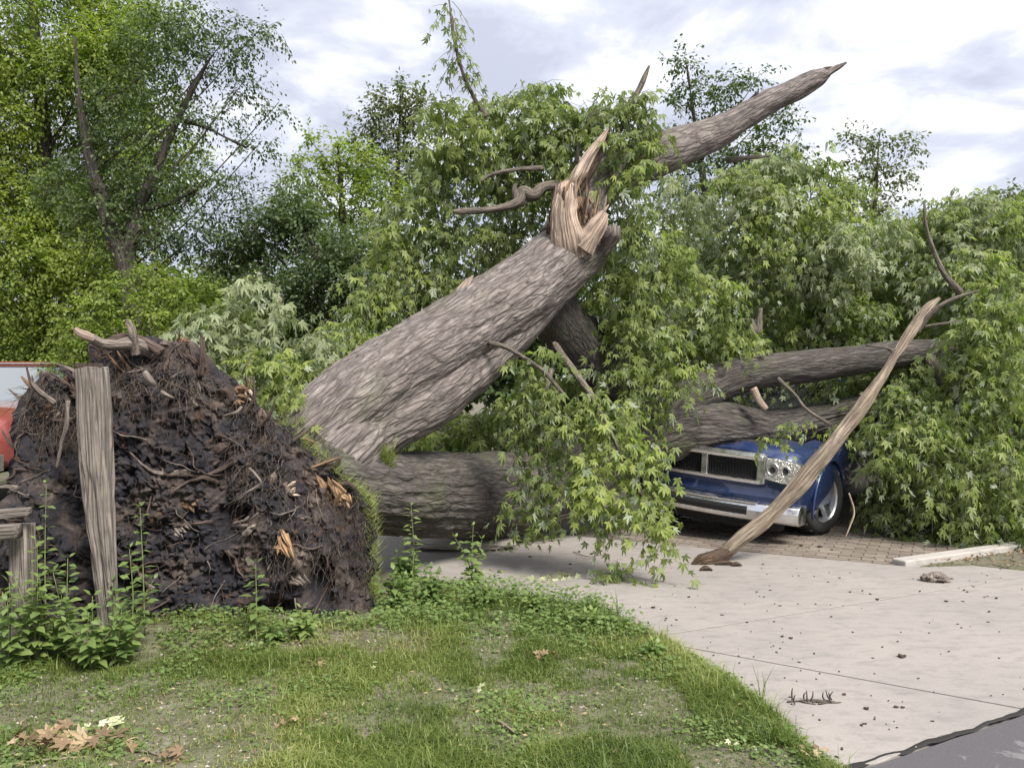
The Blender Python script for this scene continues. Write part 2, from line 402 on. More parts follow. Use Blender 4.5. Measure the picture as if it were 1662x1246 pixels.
roade = rag([(2.60, 4.222), (1.95, 3.862), (1.385, 3.545)], 26, .03, 4)
slab(roade[:-1]+lefte+[(2.585, 4.228)][:0], mat=M['concrete'], parent=drive)
slab([(.975, 5.312)]+rag([(2.612, 4.236), (12, 9.455)], 110, .03, 7)+[(12, 10.79), (3.52, 6.70), (.945, 5.44)], mat=M['concrete'], parent=drive)
slab([(.938, 5.449), (3.514, 6.709), (12, 10.80), (12, 11.75), (5.13, 8.36), (3.6, 7.52), (2.19, 8.25), (-2, 10.46), (-3.0, 8.75)]+rag([(-1.13, 7.26), (-.459, 6.82), (.091, 6.465), (.583, 6.11), (.935, 5.455)], 6)[:-1], mat=M['concrete'], parent=drive)
xs = np.linspace(.9, 12, 700); ln_ = roadline(xs); nz = fbm(np.stack([xs*9, xs*0, xs*0], 1), 4, 12)-.5; nz2 = fbm(np.stack([xs*3, xs*0+5, xs*0], 1), 3, 13)-.5  # black strip added to stand for the shadow gap along the slab edge
V = np.vstack([np.c_[xs, ln_-.030+.05*nz, np.full(700, -.004)], np.c_[xs, ln_-.002+.05*nz2+.05*nz, np.full(700, .0035)], np.c_[xs, ln_+.002+.05*nz2+.05*nz, np.full(700, -.02)]])
i = np.arange(2)[:, None]*700; j = np.arange(699)[None]
o = link('gap_shadow_strip', mk('gap_shadow_strip', V, np.stack([i+j, i+j+1, i+700+j+1, i+700+j], -1).reshape(-1, 4), plain('gap_shadow_black', (.018, .015, .014), .8), smooth=False)); tag(o, 'ragged black strip painted as the shadow gap between driveway and road', kind='structure')
# brick paved parking area beyond
g = MB(); g.add([(-3.2, 8.8, -.012), (-2, 10.44, -.012), (2.19, 8.24, -.012), (3.6, 7.5, -.012), (12, 11.7, -.012), (12, 22, -.012), (-3, 22, -.012)], [(0, 1, 2, 3, 4, 5, 6)])
M['paver_sand'] = plain('paver_sand', (.10, .083, .067), .95)
pav = g.build('paved_parking', M['paver_sand']); tag(pav, 'brown brick parking area under the blue truck', kind='structure')
u = np.array([.8843, -.467]); v_ = np.array([.467, .8843]); o0 = np.array([3.6, 7.55]); g = MB()
nb = 0
bv = np.array([(-.096, -.046), (.096, -.046), (.096, .046), (-.096, .046)])
bricks = []
for r in range(0, 60):
    for c in range(-38, 26):
        ctr = o0+v_*(r*.104+.05)+u*((c+.5*(r % 2))*.205)
        if ctr[0] < 1.2 or ctr[0] > 6.2: continue
        if ctr[0] > 3.58 and ctr[1] < 7.58+(ctr[0]-3.6)*.503+.03: continue
        if ctr[0] <= 3.6 and ctr[1] < 7.56-(ctr[0]-3.6)*.528+.02: continue
        ca, sa = u; R2 = np.array([[u[0], v_[0]], [u[1], v_[1]]]); z = .002*rng.standard_normal()-.002
        q = bv*rng.uniform(.97, 1.0); xy = (q@R2.T)+ctr
        zz = z+rng.standard_normal(4)*.0012
        V = np.vstack([np.c_[xy, np.full(4, -.03)], np.c_[xy, zz]])
        g.add(V, [(4, 5, 6, 7), (0, 1, 5, 4), (1, 2, 6, 5), (2, 3, 7, 6), (3, 0, 4, 7)], tint=rng.uniform(0, 1)); nb += 1
o = g.build('brick', M['paver'], pav, kind='stuff')
# kerb and the leaf-strewn strip on the right
kd = np.array([.893, .45]); kn = np.array([-.45, .893]); k0 = np.array([3.56, 7.52])
kerb = empty('kerb'); tag(kerb, 'pale concrete kerb on the right edge of parking', kind='structure')
for a, b in ((0, 1.9), (1.91, 3.8), (3.81, 6.5), (6.51, 9.2)):
    slab([k0+kd*a, k0+kd*b, k0+kd*b+kn*.15, k0+kd*a+kn*.15], -.05, .05, M['kerb'], kerb, 'kerb_stone', bevel=.012)
strip = [(3.67, 7.50), (4.20, 7.56), (4.62, 7.30), (5.4, 7.72), (12.0, 11.05), (12.0, 11.68), (5.2, 8.32)]
slab(strip, -.04, .012, M['lawn'], None, 'verge', bevel=.01)['kind'] = 'structure'
bpy.data.objects['verge']['label'] = 'narrow brown verge strip beside the kerb'

# ------------------------------------------------------------------ leaf machinery
def maple_tpl():
    ctr = np.array([0, .16, .02]); V = [ctr]; Fc = []
    for a, L, wd in ((90, .90, .13), (50, .74, .115), (130, .74, .115), (8, .42, .10), (172, .42, .10)):
        a = math.radians(a); d = np.array([math.cos(a), math.sin(a), 0]); n = np.array([-d[1], d[0], 0])
        k = len(V)
        V += [ctr+d*L*.48+n*wd, ctr+d*L+np.array([0, 0, -.14*L]), ctr+d*L*.48-n*wd]
        Fc += [(0, k+2, k+1), (0, k+1, k)]
    return np.array(V), np.array(Fc)
def oval_tpl(wd=.26):
    return np.array([(0, 0, 0), (wd, .40, .07), (wd*.55, .74, .03), (0, 1, -.06), (-wd*.55, .74, .03), (-wd, .40, .07)]), np.array([(0, 1, 5), (1, 2, 5), (2, 4, 5), (2, 3, 4)])
def blade_tpl():
    return np.array([(-.5, 0, 0), (.5, 0, 0), (.35, .5, .05), (-.35, .5, .05), (0, 1, -.08)]), np.array([(0, 1, 2), (0, 2, 3), (3, 2, 4)])
def dia_tpl(wd): return np.array([(0, 0, 0), (wd, .45, .07), (0, 1, -.06), (-wd, .45, .07)]), np.array([(0, 1, 2), (0, 2, 3)])
TP = {'far': dia_tpl(.28), 'farslim': dia_tpl(.17), 'farround': dia_tpl(.38), 'maple': maple_tpl(), 'oval': oval_tpl(), 'slim': oval_tpl(.16), 'round': oval_tpl(.36)}
def frames(ax, nm):
    ax = ax/(np.linalg.norm(ax, axis=1)[:, None]+1e-9)
    nm = nm-ax*np.sum(ax*nm, 1)[:, None]; nm /= np.linalg.norm(nm, axis=1)[:, None]+1e-9
    return np.cross(ax, nm), ax, nm
def leaves(tpl, pos, ax, nm, size, tint):
    T, Fc = TP[tpl]; X, Y, Z = frames(ax, nm); n = len(pos); k = len(T)
    if tpl == 'maple':          # every leaf narrower or wider, flat, cupped or curled under
        X = X*rng.uniform(.55, 1.12, n)[:, None]; cz = np.clip(rng.normal(1.4, 1.6, n), -1.5, 4.5)[:, None]
        rr = T[:, 0]**2+(T[:, 1]-.2)**2; bend = T[:, 2:][None]*cz[:, None]*1.0+(-.22*rr[None, :, None])*rng.normal(.6, .7, n)[:, None, None]
        V = pos[:, None]+size[:, None, None]*(T[None, :, :1]*X[:, None]+T[None, :, 1:2]*Y[:, None]+bend*Z[:, None])
    else:
        V = pos[:, None]+size[:, None, None]*(T[None, :, :1]*X[:, None]+T[None, :, 1:2]*Y[:, None]+T[None, :, 2:]*Z[:, None])
    Fs = (Fc[None]+np.arange(n)[:, None, None]*k).reshape(-1, 3)
    return V.reshape(-1, 3), Fs, np.repeat(tint, k)
class Fol:
    def __init__(s, tpl): s.t = tpl; s.p = []; s.a = []; s.n = []; s.s = []; s.c = []; s.tw = []
    def spray(s, base, d, L, n, droop, size, tint, fan=.8, twig=True):
        d = d/np.linalg.norm(d); t = np.linspace(.12, 1, n)[:, None]
        pts = base+d*L*t+np.array([0, 0, -1.0])*droop*L*t*t
        tan = d+np.array([0, 0, -2*droop])*t; tan /= np.linalg.norm(tan, axis=1)[:, None]
        sd_ = np.cross(tan, [0, 0, 1.0]); sd_ /= np.linalg.norm(sd_, axis=1)[:, None]+1e-9
        sg = np.where(np.arange(n) % 2, 1, -1)[:, None]
        rnd = rng.standard_normal((n, 3))
        ax = tan*.5+sd_*sg*fan*.75+rnd*.33+np.array([0, 0, -.45 if s.t != 'maple' else -.85])
        nm = np.array([0, -.35, 1.0])+rng.standard_normal((n, 3))*.55
        s.p.append(pts+ax*size*.35); s.a.append(ax); s.n.append(nm)
        s.s.append(size*rng.uniform(.5, 1.15, n)); s.c.append(np.clip(tint+rng.normal(0, .12, n), 0, 1))
        if twig: s.tw.append(pts)
    def blob(s, c, r, n, L, k, size, tint, droop=.5, shell=.35, up=0., wind=(0, 0, 0), twig=.5):
        c = np.array(c, float); r = np.array(r, float)
        for _ in range(n):
            d = rng.standard_normal(3); d /= np.linalg.norm(d)
            q = rng.uniform(shell**3, 1)**(1/3.)
            b = c+d*r*q
            dd = d*.9+np.array([0, 0, up])+rng.standard_normal(3)*.45+np.array(wind)
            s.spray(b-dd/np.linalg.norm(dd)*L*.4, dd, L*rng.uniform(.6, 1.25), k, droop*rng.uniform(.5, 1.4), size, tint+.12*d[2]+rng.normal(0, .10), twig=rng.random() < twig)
    def arrays(s): return [np.concatenate(q) for q in (s.p, s.a, s.n, s.s, s.c)]
    def build(s, name, mat, parent, arr=None):
        p, a, n, z, c = arr or s.arrays()
        V, Fs, t = leaves(s.t, p, a, n, z, c)
        me = mk(name, V, Fs, mat, {'tint': t}, smooth=False); o = link(name, me, parent, 'stuff'); return o
    def twigs(s, name, mat, parent, r=.004):
        Vs = []; Fs = []; B = []; k = 0
        for pts in s.tw:
            m = len(pts); 
            idx = np.unique(np.linspace(0, m-1, 4).astype(int)); pts = pts[idx]; m = len(pts)
            rr = np.linspace(r, r*.4, m)[:, None]
            offs = [np.array([1, 0, 0]), np.array([-.5, .87, 0]), np.array([-.5, -.3, .8])]
            V = np.stack([pts+o_*rr for o_ in offs], 1).reshape(-1, 3)
            for q in range(m-1):
                for w_ in range(3):
                    w2 = (w_+1) % 3; Fs.append((k+q*3+w_, k+q*3+w2, k+q*3+3+w2, k+q*3+3+w_))
            Vs.append(V); k += len(V)
        if not Vs: return
        V = np.vstack(Vs); me = mk(name, V, np.array(Fs), mat, {'bk': V, 'tint': np.full(len(V), .5)}); return link(name, me, parent, 'stuff')

# ------------------------------------------------------------------ background trees
def rpx(r, d): return r*d/F
def bg_tree(name, label, cat, trunk, blobs, mat, tpl='far', leaf=.085, dens=1.0, group=None, bark='bark_far', branch_r=.05, droop=.35, up=.25, tint=.5, limbs=(), shell=.3, L=.45, k=11, base=True):
    """trunk: list of (px,py,d,r_px); blobs: (px,py,rx,ry,d,rd[,tint,dens])"""
    pts = np.array([P(a, b, d) for a, b, d, r in trunk]); rad = np.array([rpx(r, d) for a, b, d, r in trunk])
    if base:
        b0 = pts[0].copy(); b0[2] = -.1; pts = np.vstack([b0, pts]); rad = np.concatenate([[rad[0]*1.25], rad])
    root = empty(name, (pts[0][0], pts[0][1], 0)); tag(root, label, cat, group)
    def ch(o): 
        o.parent = root; o.matrix_parent_inverse = Matrix.Translation(-root.location); return o
    mb = MB(); V, Q, bk = tube(pts, rad, 12, 40, barkdisp(.02, 8, .2, 3, .03)); mb.add(V, Q, bk)
    ch(mb.build('trunk', M[bark], smooth=True))
    for lm in limbs:
        mb = MB(); lp = np.array([P(a, b, d) for a, b, d, r in lm]); lr = [rpx(r, d) for a, b, d, r in lm]
        V, Q, bk = tube(lp, lr, 8, 30, barkdisp(.01, 12, .2, 5, .02)); mb.add(V, Q, bk); ch(mb.build('limb', M[bark], smooth=True))
    f = Fol(tpl); mb = MB(); dense = catmull(pts, 50)
    for bl in blobs:
        px, py, rx, ry, d, rd = bl[:6]; tn = bl[6] if len(bl) > 6 else tint; dn = bl[7] if len(bl) > 7 else 1
        c = P(px, py, d); r = np.array([rpx(rx, d), rd, rpx(ry, d)])
        area = 4*(r[0]*r[2]+r[0]*r[1]+r[1]*r[2])
        n = max(4, int(area*dens*dn*38*(.085/leaf)**1.6)); lf_ = leaf*1.0
        f.blob(c, r, n, L, k, lf_, tn, droop, shell, up, twig=.25)
        # a branch reaching into the clump
        hz = np.hypot(dense[:, 0]-c[0], dense[:, 1]-c[1]); cand = np.abs(dense[:, 2]-(c[2]-.9*hz-.15)); cand[:3] += 9; s = dense[int(np.argmin(cand))]; br_ = branch_r*min(1, .35+hz[int(np.argmin(cand))]*.4)*.6
        mid = (s+c)/2+np.array([rng.normal(0, .1), 0, -.05*np.linalg.norm(c-s)])
        V, Q, bk = tube([s, mid, c, c+(c-mid)*.1], [br_, br_*.7, br_*.4, br_*.12], 6, 14); mb.add(V, Q, bk)
    ch(mb.build('branches', M[bark], smooth=True, kind='stuff'))
    ch(f.twigs('twigs', M[bark], None, .006)); ch(f.build('crown', mat, None))
    return root
def scatter_blobs(x0, x1, y0, y1, d0, d1, n, r0, r1, rd, top=None, seed=1, tint=(.3, .7), dn=1):
    R = np.random.default_rng(seed); o = []
    while len(o) < n:
        x, y = R.uniform(x0, x1), R.uniform(y0, y1); r = R.uniform(r0, r1)
        if top is not None and y-r*.8 < np.interp(x, top[0], top[1]): continue
        o.append((x, y, r, r*R.uniform(.7, 1), R.uniform(d0, d1), rd*R.uniform(.7, 1.2), R.uniform(*tint), dn))
    return o
# big bright tree filling the left edge
bg_tree('leafy_tree', 'large bright green tree filling the left edge of view', 'tree', [(60, 560, 18, 15), (75, 300, 18, 12), (60, 100, 18, 9), (40, -120, 18, 6)],
        scatter_blobs(-200, 330, -160, 560, 16.8, 19, 76, 50, 85, .6, ((-200, 150, 260, 330), (-300, -300, 120, 330)), 3, (.35, .95)) +
        [(150, 90, 90, 70, 17, .5, .7), (250, 40, 70, 60, 17, .4, .6), (60, 440, 90, 60, 16.9, .5, .6), (-20, 520, 90, 60, 17, .5, .5), (90, 540, 80, 50, 17, .5, .6), (10, 590, 90, 40, 17.2, .5, .4), (20, 400, 70, 60, 16.9, .5, .8), (120, 470, 60, 60, 17, .5, .7)],
        M['bgleaf1'], leaf=.10, dens=1.25, droop=.5, L=.5)
bg_tree('understory_tree', 'low bright bushy tree filling the gap behind the root plate', 'tree', [(240, 590, 12.8, 8), (245, 500, 12.8, 5)],
        [(140, 520, 50, 50, 12.9, .4, .6), (190, 480, 45, 45, 13, .4, .6), (250, 510, 55, 50, 12.8, .4, .7), (310, 540, 50, 40, 12.8, .4, .6), (300, 480, 45, 40, 13, .4, .5), (360, 560, 45, 35, 12.8, .4, .5), (180, 560, 60, 40, 12.7, .4, .5), (340, 500, 40, 40, 13, .4, .4), (250, 450, 40, 30, 13.1, .3, .5), (380, 500, 40, 40, 13, .4, .4), (130, 580, 50, 40, 12.8, .4, .5)],
        M['bgleaf1'], leaf=.075, dens=1.2, droop=.4)
# open crowned tree with visible limbs
bg_tree('open_crowned_tree', 'airy tree with dark forked limbs against the sky at left', 'tree',
        [(215, 520, 14, 17), (205, 430, 14, 17), (180, 370, 14, 14), (155, 290, 14, 10), (135, 200, 14, 6), (125, 120, 14, 3), (122, 60, 14, 1)],
        [(300, 110, 55, 45, 14, .5, .3, .6), (360, 70, 60, 40, 14, .5, .35, .55), (420, 50, 45, 22, 14, .4, .4, .45), (250, 60, 60, 45, 14, .5, .4, .7), (300, 30, 60, 35, 14, .5, .4, .6),
         (390, 140, 40, 30, 14, .4, .3, .5), (440, 180, 35, 12, 14, .3, .25, .5), (415, 240, 35, 18, 14, .3, .3, .6), (350, 190, 40, 25, 14, .4, .25, .5), (280, 200, 45, 35, 14, .4, .3, .55),
         (330, 290, 40, 40, 14, .5, .3, .6), (250, 300, 60, 50, 14, .5, .35, .8), (200, 240, 60, 60, 14, .5, .4, .8), (300, 370, 50, 40, 14, .5, .25, .7), (240, 380, 50, 35, 14, .4, .3, .6),
         (160, 350, 60, 60, 14, .5, .45, .8), (385, 300, 22, 30, 14, .3, .25, .4), (200, 150, 60, 50, 14, .5, .45, .8), (120, 300, 60, 60, 14.5, .5, .4)],
        M['bgleaf2'], leaf=.08, dens=1.35, limbs=[[(205, 420, 14, 13), (225, 340, 14, 10), (255, 270, 14, 8), (290, 190, 14, 5.5), (320, 130, 14, 4), (345, 90, 14, 2)],
                                     [(290, 195, 14, 4), (330, 205, 14, 3), (370, 225, 14, 2), (400, 240, 14, 1.2)], [(225, 340, 14, 5), (275, 330, 14, 4), (330, 300, 14, 2)]], droop=.3, up=.1, tint=.35, branch_r=.03)
# dark shrubs and trees behind the root plate
bg_tree('dark_shrub', 'dark green shrub behind the upper edge of the root plate', 'shrub', [(520, 520, 13.5, 10), (510, 400, 13.5, 6)],
        scatter_blobs(360, 590, 310, 560, 13, 14.5, 22, 40, 62, .5, ((350, 400, 450, 500, 590), (330, 320, 295, 300, 280)), 8, (.1, .5)), M['bgleaf2'], leaf=.08, dens=1.2, droop=.2, up=.5)
bg_tree('feathery_bush', 'thin feathery bush with upright tips left of centre', 'shrub', [(390, 470, 14.5, 7), (385, 400, 14.5, 4)],
        [(390, 350, 20, 30, 14.5, .3, .3, .6), (360, 380, 25, 25, 14.5, .3, .3, .8), (420, 340, 25, 35, 14.5, .3, .3, .7), (450, 310, 28, 22, 14.5, .3, .4, .8), (345, 440, 35, 40, 14.5, .4, .4), (400, 420, 40, 50, 14.5, .4, .3)],
        M['bgleaf3'], tpl='farslim', leaf=.1, dens=.9, droop=-.4, up=1.2, base=True)
bg_tree('bright_tree', 'bright green pointed tree left of the fallen crown', 'tree', [(560, 500, 16, 9), (555, 330, 16, 5), (550, 260, 16, 2), (548, 230, 16, .8)],
        [(545, 255, 32, 32, 16, .5, .8), (500, 280, 35, 25, 16, .5, .8), (590, 260, 35, 35, 16, .5, .7), (480, 260, 14, 10, 16, .2, .5, .8), (505, 230, 12, 22, 16, .2, .5, .7), (560, 320, 55, 45, 16, .6, .7), (490, 340, 45, 40, 16, .5, .6), (620, 330, 55, 55, 16, .5, .6),
         (560, 400, 70, 60, 16, .6, .3), (640, 420, 60, 60, 16, .5, .5)], M['bgleaf1'], leaf=.10, dens=1.1, up=.5, droop=.15)
bg_tree('distant_tree', 'olive round tree seen over the fallen crown at centre left', 'tree', [(640, 480, 20, 7), (645, 300, 20, 4), (648, 200, 20, 2), (650, 140, 20, .7)],
        [(650, 165, 35, 30, 20, .7, .3, .65), (620, 195, 42, 28, 20, .7, .35, .65), (680, 160, 22, 30, 20, .5, .4, .5), (610, 170, 18, 25, 20, .4, .3, .5), (690, 200, 30, 30, 20, .5, .3, .6), (655, 140, 14, 18, 20, .3, .3, .5), (640, 240, 60, 35, 20, .7, .3, .6), (600, 225, 35, 25, 20, .5, .4, .6), (650, 290, 70, 45, 20, .8, .3)],
        M['bgleaf3'], leaf=.13, dens=1.2, up=.5, droop=.1, branch_r=.03)
bg_tree('tall_tree', 'sparse dark tree standing behind the raised broken limb', 'tree', [(1150, 420, 18, 8), (1140, 280, 18, 5), (1125, 180, 18, 2.6), (1112, 95, 18, .8)],
        [(1110, 100, 26, 24, 18, .4, .3, .55), (1130, 140, 34, 26, 18, .5, .3, .6), (1100, 165, 22, 20, 18, .4, .3, .5), (1165, 160, 38, 24, 18, .5, .35, .6), (1230, 125, 34, 14, 18, .4, .3, .5), (1200, 130, 26, 16, 18, .4, .3, .5), (1255, 165, 30, 14, 18, .4, .3, .4),
         (1270, 200, 36, 22, 18, .5, .35, .6), (1130, 220, 42, 34, 18, .5, .4, .7), (1200, 240, 50, 36, 18, .6, .4, .8), (1290, 235, 26, 18, 18, .4, .35, .5), (1240, 270, 60, 36, 18, .6, .3, .8), (1130, 290, 60, 40, 18, .6, .2, .9)],
        M['bgleaf2'], leaf=.11, dens=1.25, up=.3, droop=.2, branch_r=.035, limbs=[[(1135, 260, 18, 5), (1180, 200, 18, 3.5), (1230, 150, 18, 2)]], tint=.4)
bg_tree('slender_tree', 'small sparse tree in front of white cloud at right', 'tree', [(1420, 460, 18, 6), (1420, 330, 18, 3.5), (1425, 260, 18, 1.6), (1428, 215, 18, .7)],
        [(1380, 225, 26, 14, 18, .4, .3, .45), (1425, 225, 30, 18, 18, .4, .3, .5), (1470, 235, 26, 22, 18, .4, .5, .55), (1400, 265, 34, 24, 18, .4, .3, .55), (1450, 280, 40, 24, 18, .5, .55, .6), (1390, 310, 40, 24, 18, .5, .3, .6), (1440, 330, 34, 24, 18, .4, .4, .6), (1410, 370, 60, 34, 18, .6, .4)],
        M['bgleaf3'], leaf=.11, dens=1.25, up=.3, droop=.2, branch_r=.03)
bg_tree('round_tree', 'low round tree at the far right horizon', 'tree', [(1630, 460, 24, 8), (1635, 340, 24, 5)],
        [(1640, 315, 34, 16, 24, .7, .4), (1600, 330, 40, 22, 24, .7, .4), (1680, 330, 50, 26, 24, .7, .4), (1640, 370, 80, 40, 24, .9, .4), (1560, 345, 40, 22, 24, .7, .4)], M['bgleaf3'], leaf=.14, dens=.8)
# far wood that reads as one mass
f = Fol('farround')
for bl in scatter_blobs(-900, 2600, 455, 640, 28, 36, 130, 60, 110, 1.6, ((-900, 300, 700, 1300, 2600), (380, 400, 420, 420, 380)), 21, (.1, .6)):
    px, py, rx, ry, d, rd, tn, dn = bl
    f.blob(P(px, py, d), (rpx(rx, d), rd, rpx(ry, d)), 110, .9, 9, .30, tn, .2, .3, .4, twig=0)
tag(f.build('far_wood', M['bgleaf2'], None), 'far wood closing off the view behind everything')

# ------------------------------------------------------------------ the fallen tree
tree = empty('fallen_tree'); tag(tree, 'uprooted silver maple lying across the driveway and truck, root plate standing up', 'tree')
def limb(name, pts, n=10, m=40, mat='bark', amp=.012, fr=11, seed=0, lump=.02, label=None, parent=tree):
    p = np.array([P(a, b, d) for a, b, d, r in pts]); r = np.array([rpx(q, d) for a, b, d, q in pts])
    mb = MB(); V, Q, bk = tube(p, r, n, m, barkdisp(amp, fr, .16, seed, lump)); mb.add(V, Q, bk)
    o = mb.build(name, M[mat], parent, smooth=True)
    if label: o['label'] = label
    return o
# raised broken stem: main body + lower lobe with a crease between
def stem(pts, n, m, seed, amp=.026, lump=.04, cross=None, fr=15):
    p = np.array([P(a, b, d) for a, b, d, r in pts]); r = np.array([rpx(q, d) for a, b, d, q in pts])
    return tube(p, r, n, m, barkdisp(amp, fr, .15, seed, lump), cross=cross)
mb = MB()
V, Q, bk = stem([(405, 815, 6.2, 42), (460, 752, 6.35, 50), (512, 702, 6.5, 58), (568, 657, 6.75, 65), (626, 615, 7.0, 64), (707, 564, 7.3, 64), (787, 515, 7.6, 62), (856, 468, 7.9, 58), (908, 425, 8.15, 55), (948, 395, 8.3, 48), (972, 378, 8.4, 26)], 240, 380, 1); mb.add(V, Q, bk)
V, Q, bk = stem([(430, 850, 6.2, 50), (540, 748, 6.45, 58), (600, 700, 6.8, 48), (680, 655, 7.1, 50), (752, 602, 7.4, 47), (822, 538, 7.75, 40), (882, 474, 8.0, 38), (938, 422, 8.25, 36), (982, 388, 8.4, 22)], 180, 320, 2, .025, .035); mb.add(V, Q, bk)
mb.build('trunk', M['bark'], tree, smooth=True)['label'] = 'raised broken stem with a long crease in its bark'
mb = MB()
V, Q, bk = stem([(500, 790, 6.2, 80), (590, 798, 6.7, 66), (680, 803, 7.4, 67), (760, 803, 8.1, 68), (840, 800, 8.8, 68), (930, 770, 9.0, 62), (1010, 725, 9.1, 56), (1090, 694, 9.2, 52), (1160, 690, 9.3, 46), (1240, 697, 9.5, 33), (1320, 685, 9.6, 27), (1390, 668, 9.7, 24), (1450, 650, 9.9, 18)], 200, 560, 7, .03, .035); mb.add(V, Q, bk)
mb.build('trunk', M['bark_dark'], tree, smooth=True)['label'] = 'lower mossy stem lying on the ground and on the truck'
limb('limb', [(1085, 690, 9.2, 46), (1105, 655, 9.2, 42), (1150, 628, 9.2, 33), (1210, 608, 9.25, 28), (1300, 596, 9.3, 26), (1400, 583, 9.4, 24), (1480, 572, 9.5, 21), (1545, 564, 9.6, 13)], 60, 220, 'bark_dark', .016, 12, 5, label='mossy limb rising behind the leaning pole')
limb('limb', [(925, 400, 8.4, 55), (950, 330, 8.6, 40), (990, 287, 8.7, 40), (1040, 262, 8.8, 37), (1100, 240, 8.9, 31), (1145, 222, 9.0, 26), (1185, 203, 9.05, 23), (1230, 176, 9.1, 20), (1270, 155, 9.2, 17), (1305, 138, 9.25, 17), (1330, 126, 9.3, 14), (1342, 120, 9.35, 8), (1346, 118, 9.36, 3)], 64, 260, 'bark', .018, 14, 8, .032, label='long bare limb jutting into the sky with a splintered tip')
limb('limb', [(880, 480, 8.4, 40), (915, 530, 8.7, 44), (955, 575, 8.9, 38), (1010, 620, 9.1, 34), (1080, 665, 9.2, 34)], 40, 90, 'bark_dark', .014, 12, 9)
limb('limb', [(905, 500, 8.8, 16), (950, 525, 8.9, 15), (1010, 540, 9.1, 13), (1070, 560, 9.3, 8)], 20, 50, 'bark_dark', .008, 16, 10)
limb('branch', [(1500, 575, 9.5, 12), (1520, 600, 9.4, 10), (1535, 630, 9.3, 7), (1560, 660, 9.2, 4)], 12, 30, 'bark_twig', .005, 18)
limb('branch', [(905, 300, 8.5, 9), (880, 305, 8.45, 9), (865, 318, 8.4, 10), (848, 312, 8.4, 10), (838, 330, 8.35, 8), (800, 340, 8.3, 6), (760, 343, 8.3, 5), (735, 344, 8.3, 3)], 14, 60, 'bark_twig', .006, 16, 2, .012, label='crooked grey side branch left of the splinter')
limb('branch', [(838, 325, 8.35, 5), (835, 308, 8.35, 4), (838, 298, 8.35, 2)], 8, 14, 'bark_twig', .003, 16)
limb('branch', [(880, 273, 8.5, 4), (840, 275, 8.4, 4), (800, 283, 8.4, 3.5), (780, 295, 8.4, 2)], 8, 24, 'bark_twig', .003, 16)
limb('branch', [(935, 275, 8.5, 3), (940, 235, 8.4, 3), (955, 200, 8.4, 2.5), (965, 175, 8.4, 1.5)], 8, 24, 'bark_twig', .002, 16)
limb('branch', [(1005, 215, 8.5, 4), (1030, 160, 8.5, 5), (1044, 130, 8.5, 5), (1054, 107, 8.5, 2)], 10, 20, 'bark_twig', .005, 16, label='short bare stub sticking up from the crown')
limb('branch', [(790, 190, 8.3, 4), (770, 160, 8.3, 3.5), (748, 110, 8.2, 3), (735, 50, 8.2, 2.5), (728, -10, 8.2, 2)], 8, 40, 'bark_twig', .002, 16)
limb('branch', [(793, 556, 7.2, 3), (820, 563, 7.15, 4), (850, 580, 7.1, 4), (885, 605, 7.1, 4), (915, 640, 7.1, 3)], 8, 30, 'bark_twig', .002, 16)
limb('branch', [(1560, 475, 8.6, 5), (1530, 440, 8.6, 5), (1505, 375, 8.6, 3), (1500, 330, 8.6, 2)], 8, 24, 'bark_twig', .003, 16)
limb('branch', [(1230, 560, 9.6, 8), (1215, 520, 9.6, 8), (1228, 540, 9.6, 8), (1235, 500, 9.6, 3)], 8, 24, 'bark_twig', .004, 16)
limb('branch', [(1180, 260, 9.4, 5), (1215, 256, 9.5, 4), (1250, 254, 9.6, 2)], 8, 14, 'bark_twig', .003, 16)
limb('branch', [(1262, 614, 8.9, 3), (1290, 640, 8.8, 3), (1310, 665, 8.7, 3), (1350, 690, 8.7, 3)], 8, 24, 'bark_twig', .002, 16)
limb('branch', [(1222, 630, 9.0, 6), (1232, 650, 9.0, 6), (1243, 664, 9.0, 6)], 8, 14, 'wood_split', .002, 16, label='pale snapped stick between the two mossy limbs')
# torn wood
def shard(pts, wd, th, name='splinter', mat='wood_split', parent=tree, seed=0, label=None):
    """flat-ish tapering shard: pts (px,py,d,r_px), elliptical section"""
    p = np.array([P(a, b, d) for a, b, d, r in pts]); r = np.array([rpx(q, d) for a, b, d, q in pts])
    def cr(thv, t): return 1-.45*np.abs(np.sin(thv))**1.2*th
    def dp(bk, a, t): return .038*(ridged(bk*np.array([34, 34, 3]), 3, seed)-.6)*np.minimum(1, rr(t))
    def rr(t): return np.interp(t, [0, .9, 1], [1, .9, .5])
    V, Q, bk = tube(p, r*.95, 26 if len(pts) < 4 else 54, 24 if len(pts) < 4 else 90, dp, cross=cr); mb = MB(); mb.add(V, Q, bk); o = mb.build(name, M[mat], parent, smooth=False)
    if label: o['label'] = label
    return o
shard([(925, 415, 7.95, 30), (920, 390, 7.88, 31), (915, 352, 7.86, 23), (919, 322, 7.9, 20), (920, 305, 8.0, 17), (925, 290, 8.0, 2)], 1, .6, seed=1, label='broad pale torn wood face')
shard([(945, 395, 7.95, 26), (935, 350, 8.1, 18), (930, 320, 8.1, 15), (938, 300, 8.1, 2)], 1, .6, mat='wood_orange', seed=2)
shard([(925, 310, 8.02, 13), (940, 283, 8.0, 14), (958, 252, 8.0, 11), (975, 228, 8.0, 7), (988, 208, 8.0, 1)], 1, .6, seed=3, label='long pointed pale splinter')
shard([(932, 315, 8.1, 14), (950, 285, 8.08, 13), (968, 255, 8.06, 10), (983, 225, 8.05, 4), (990, 206, 8.05, 1)], 1, .5, mat='rot', seed=4)
shard([(889, 385, 8.0, 6), (897, 350, 7.95, 6), (901, 320, 8.0, 5), (903, 303, 8.0, 1)], 1, .5, mat='rot', seed=5)
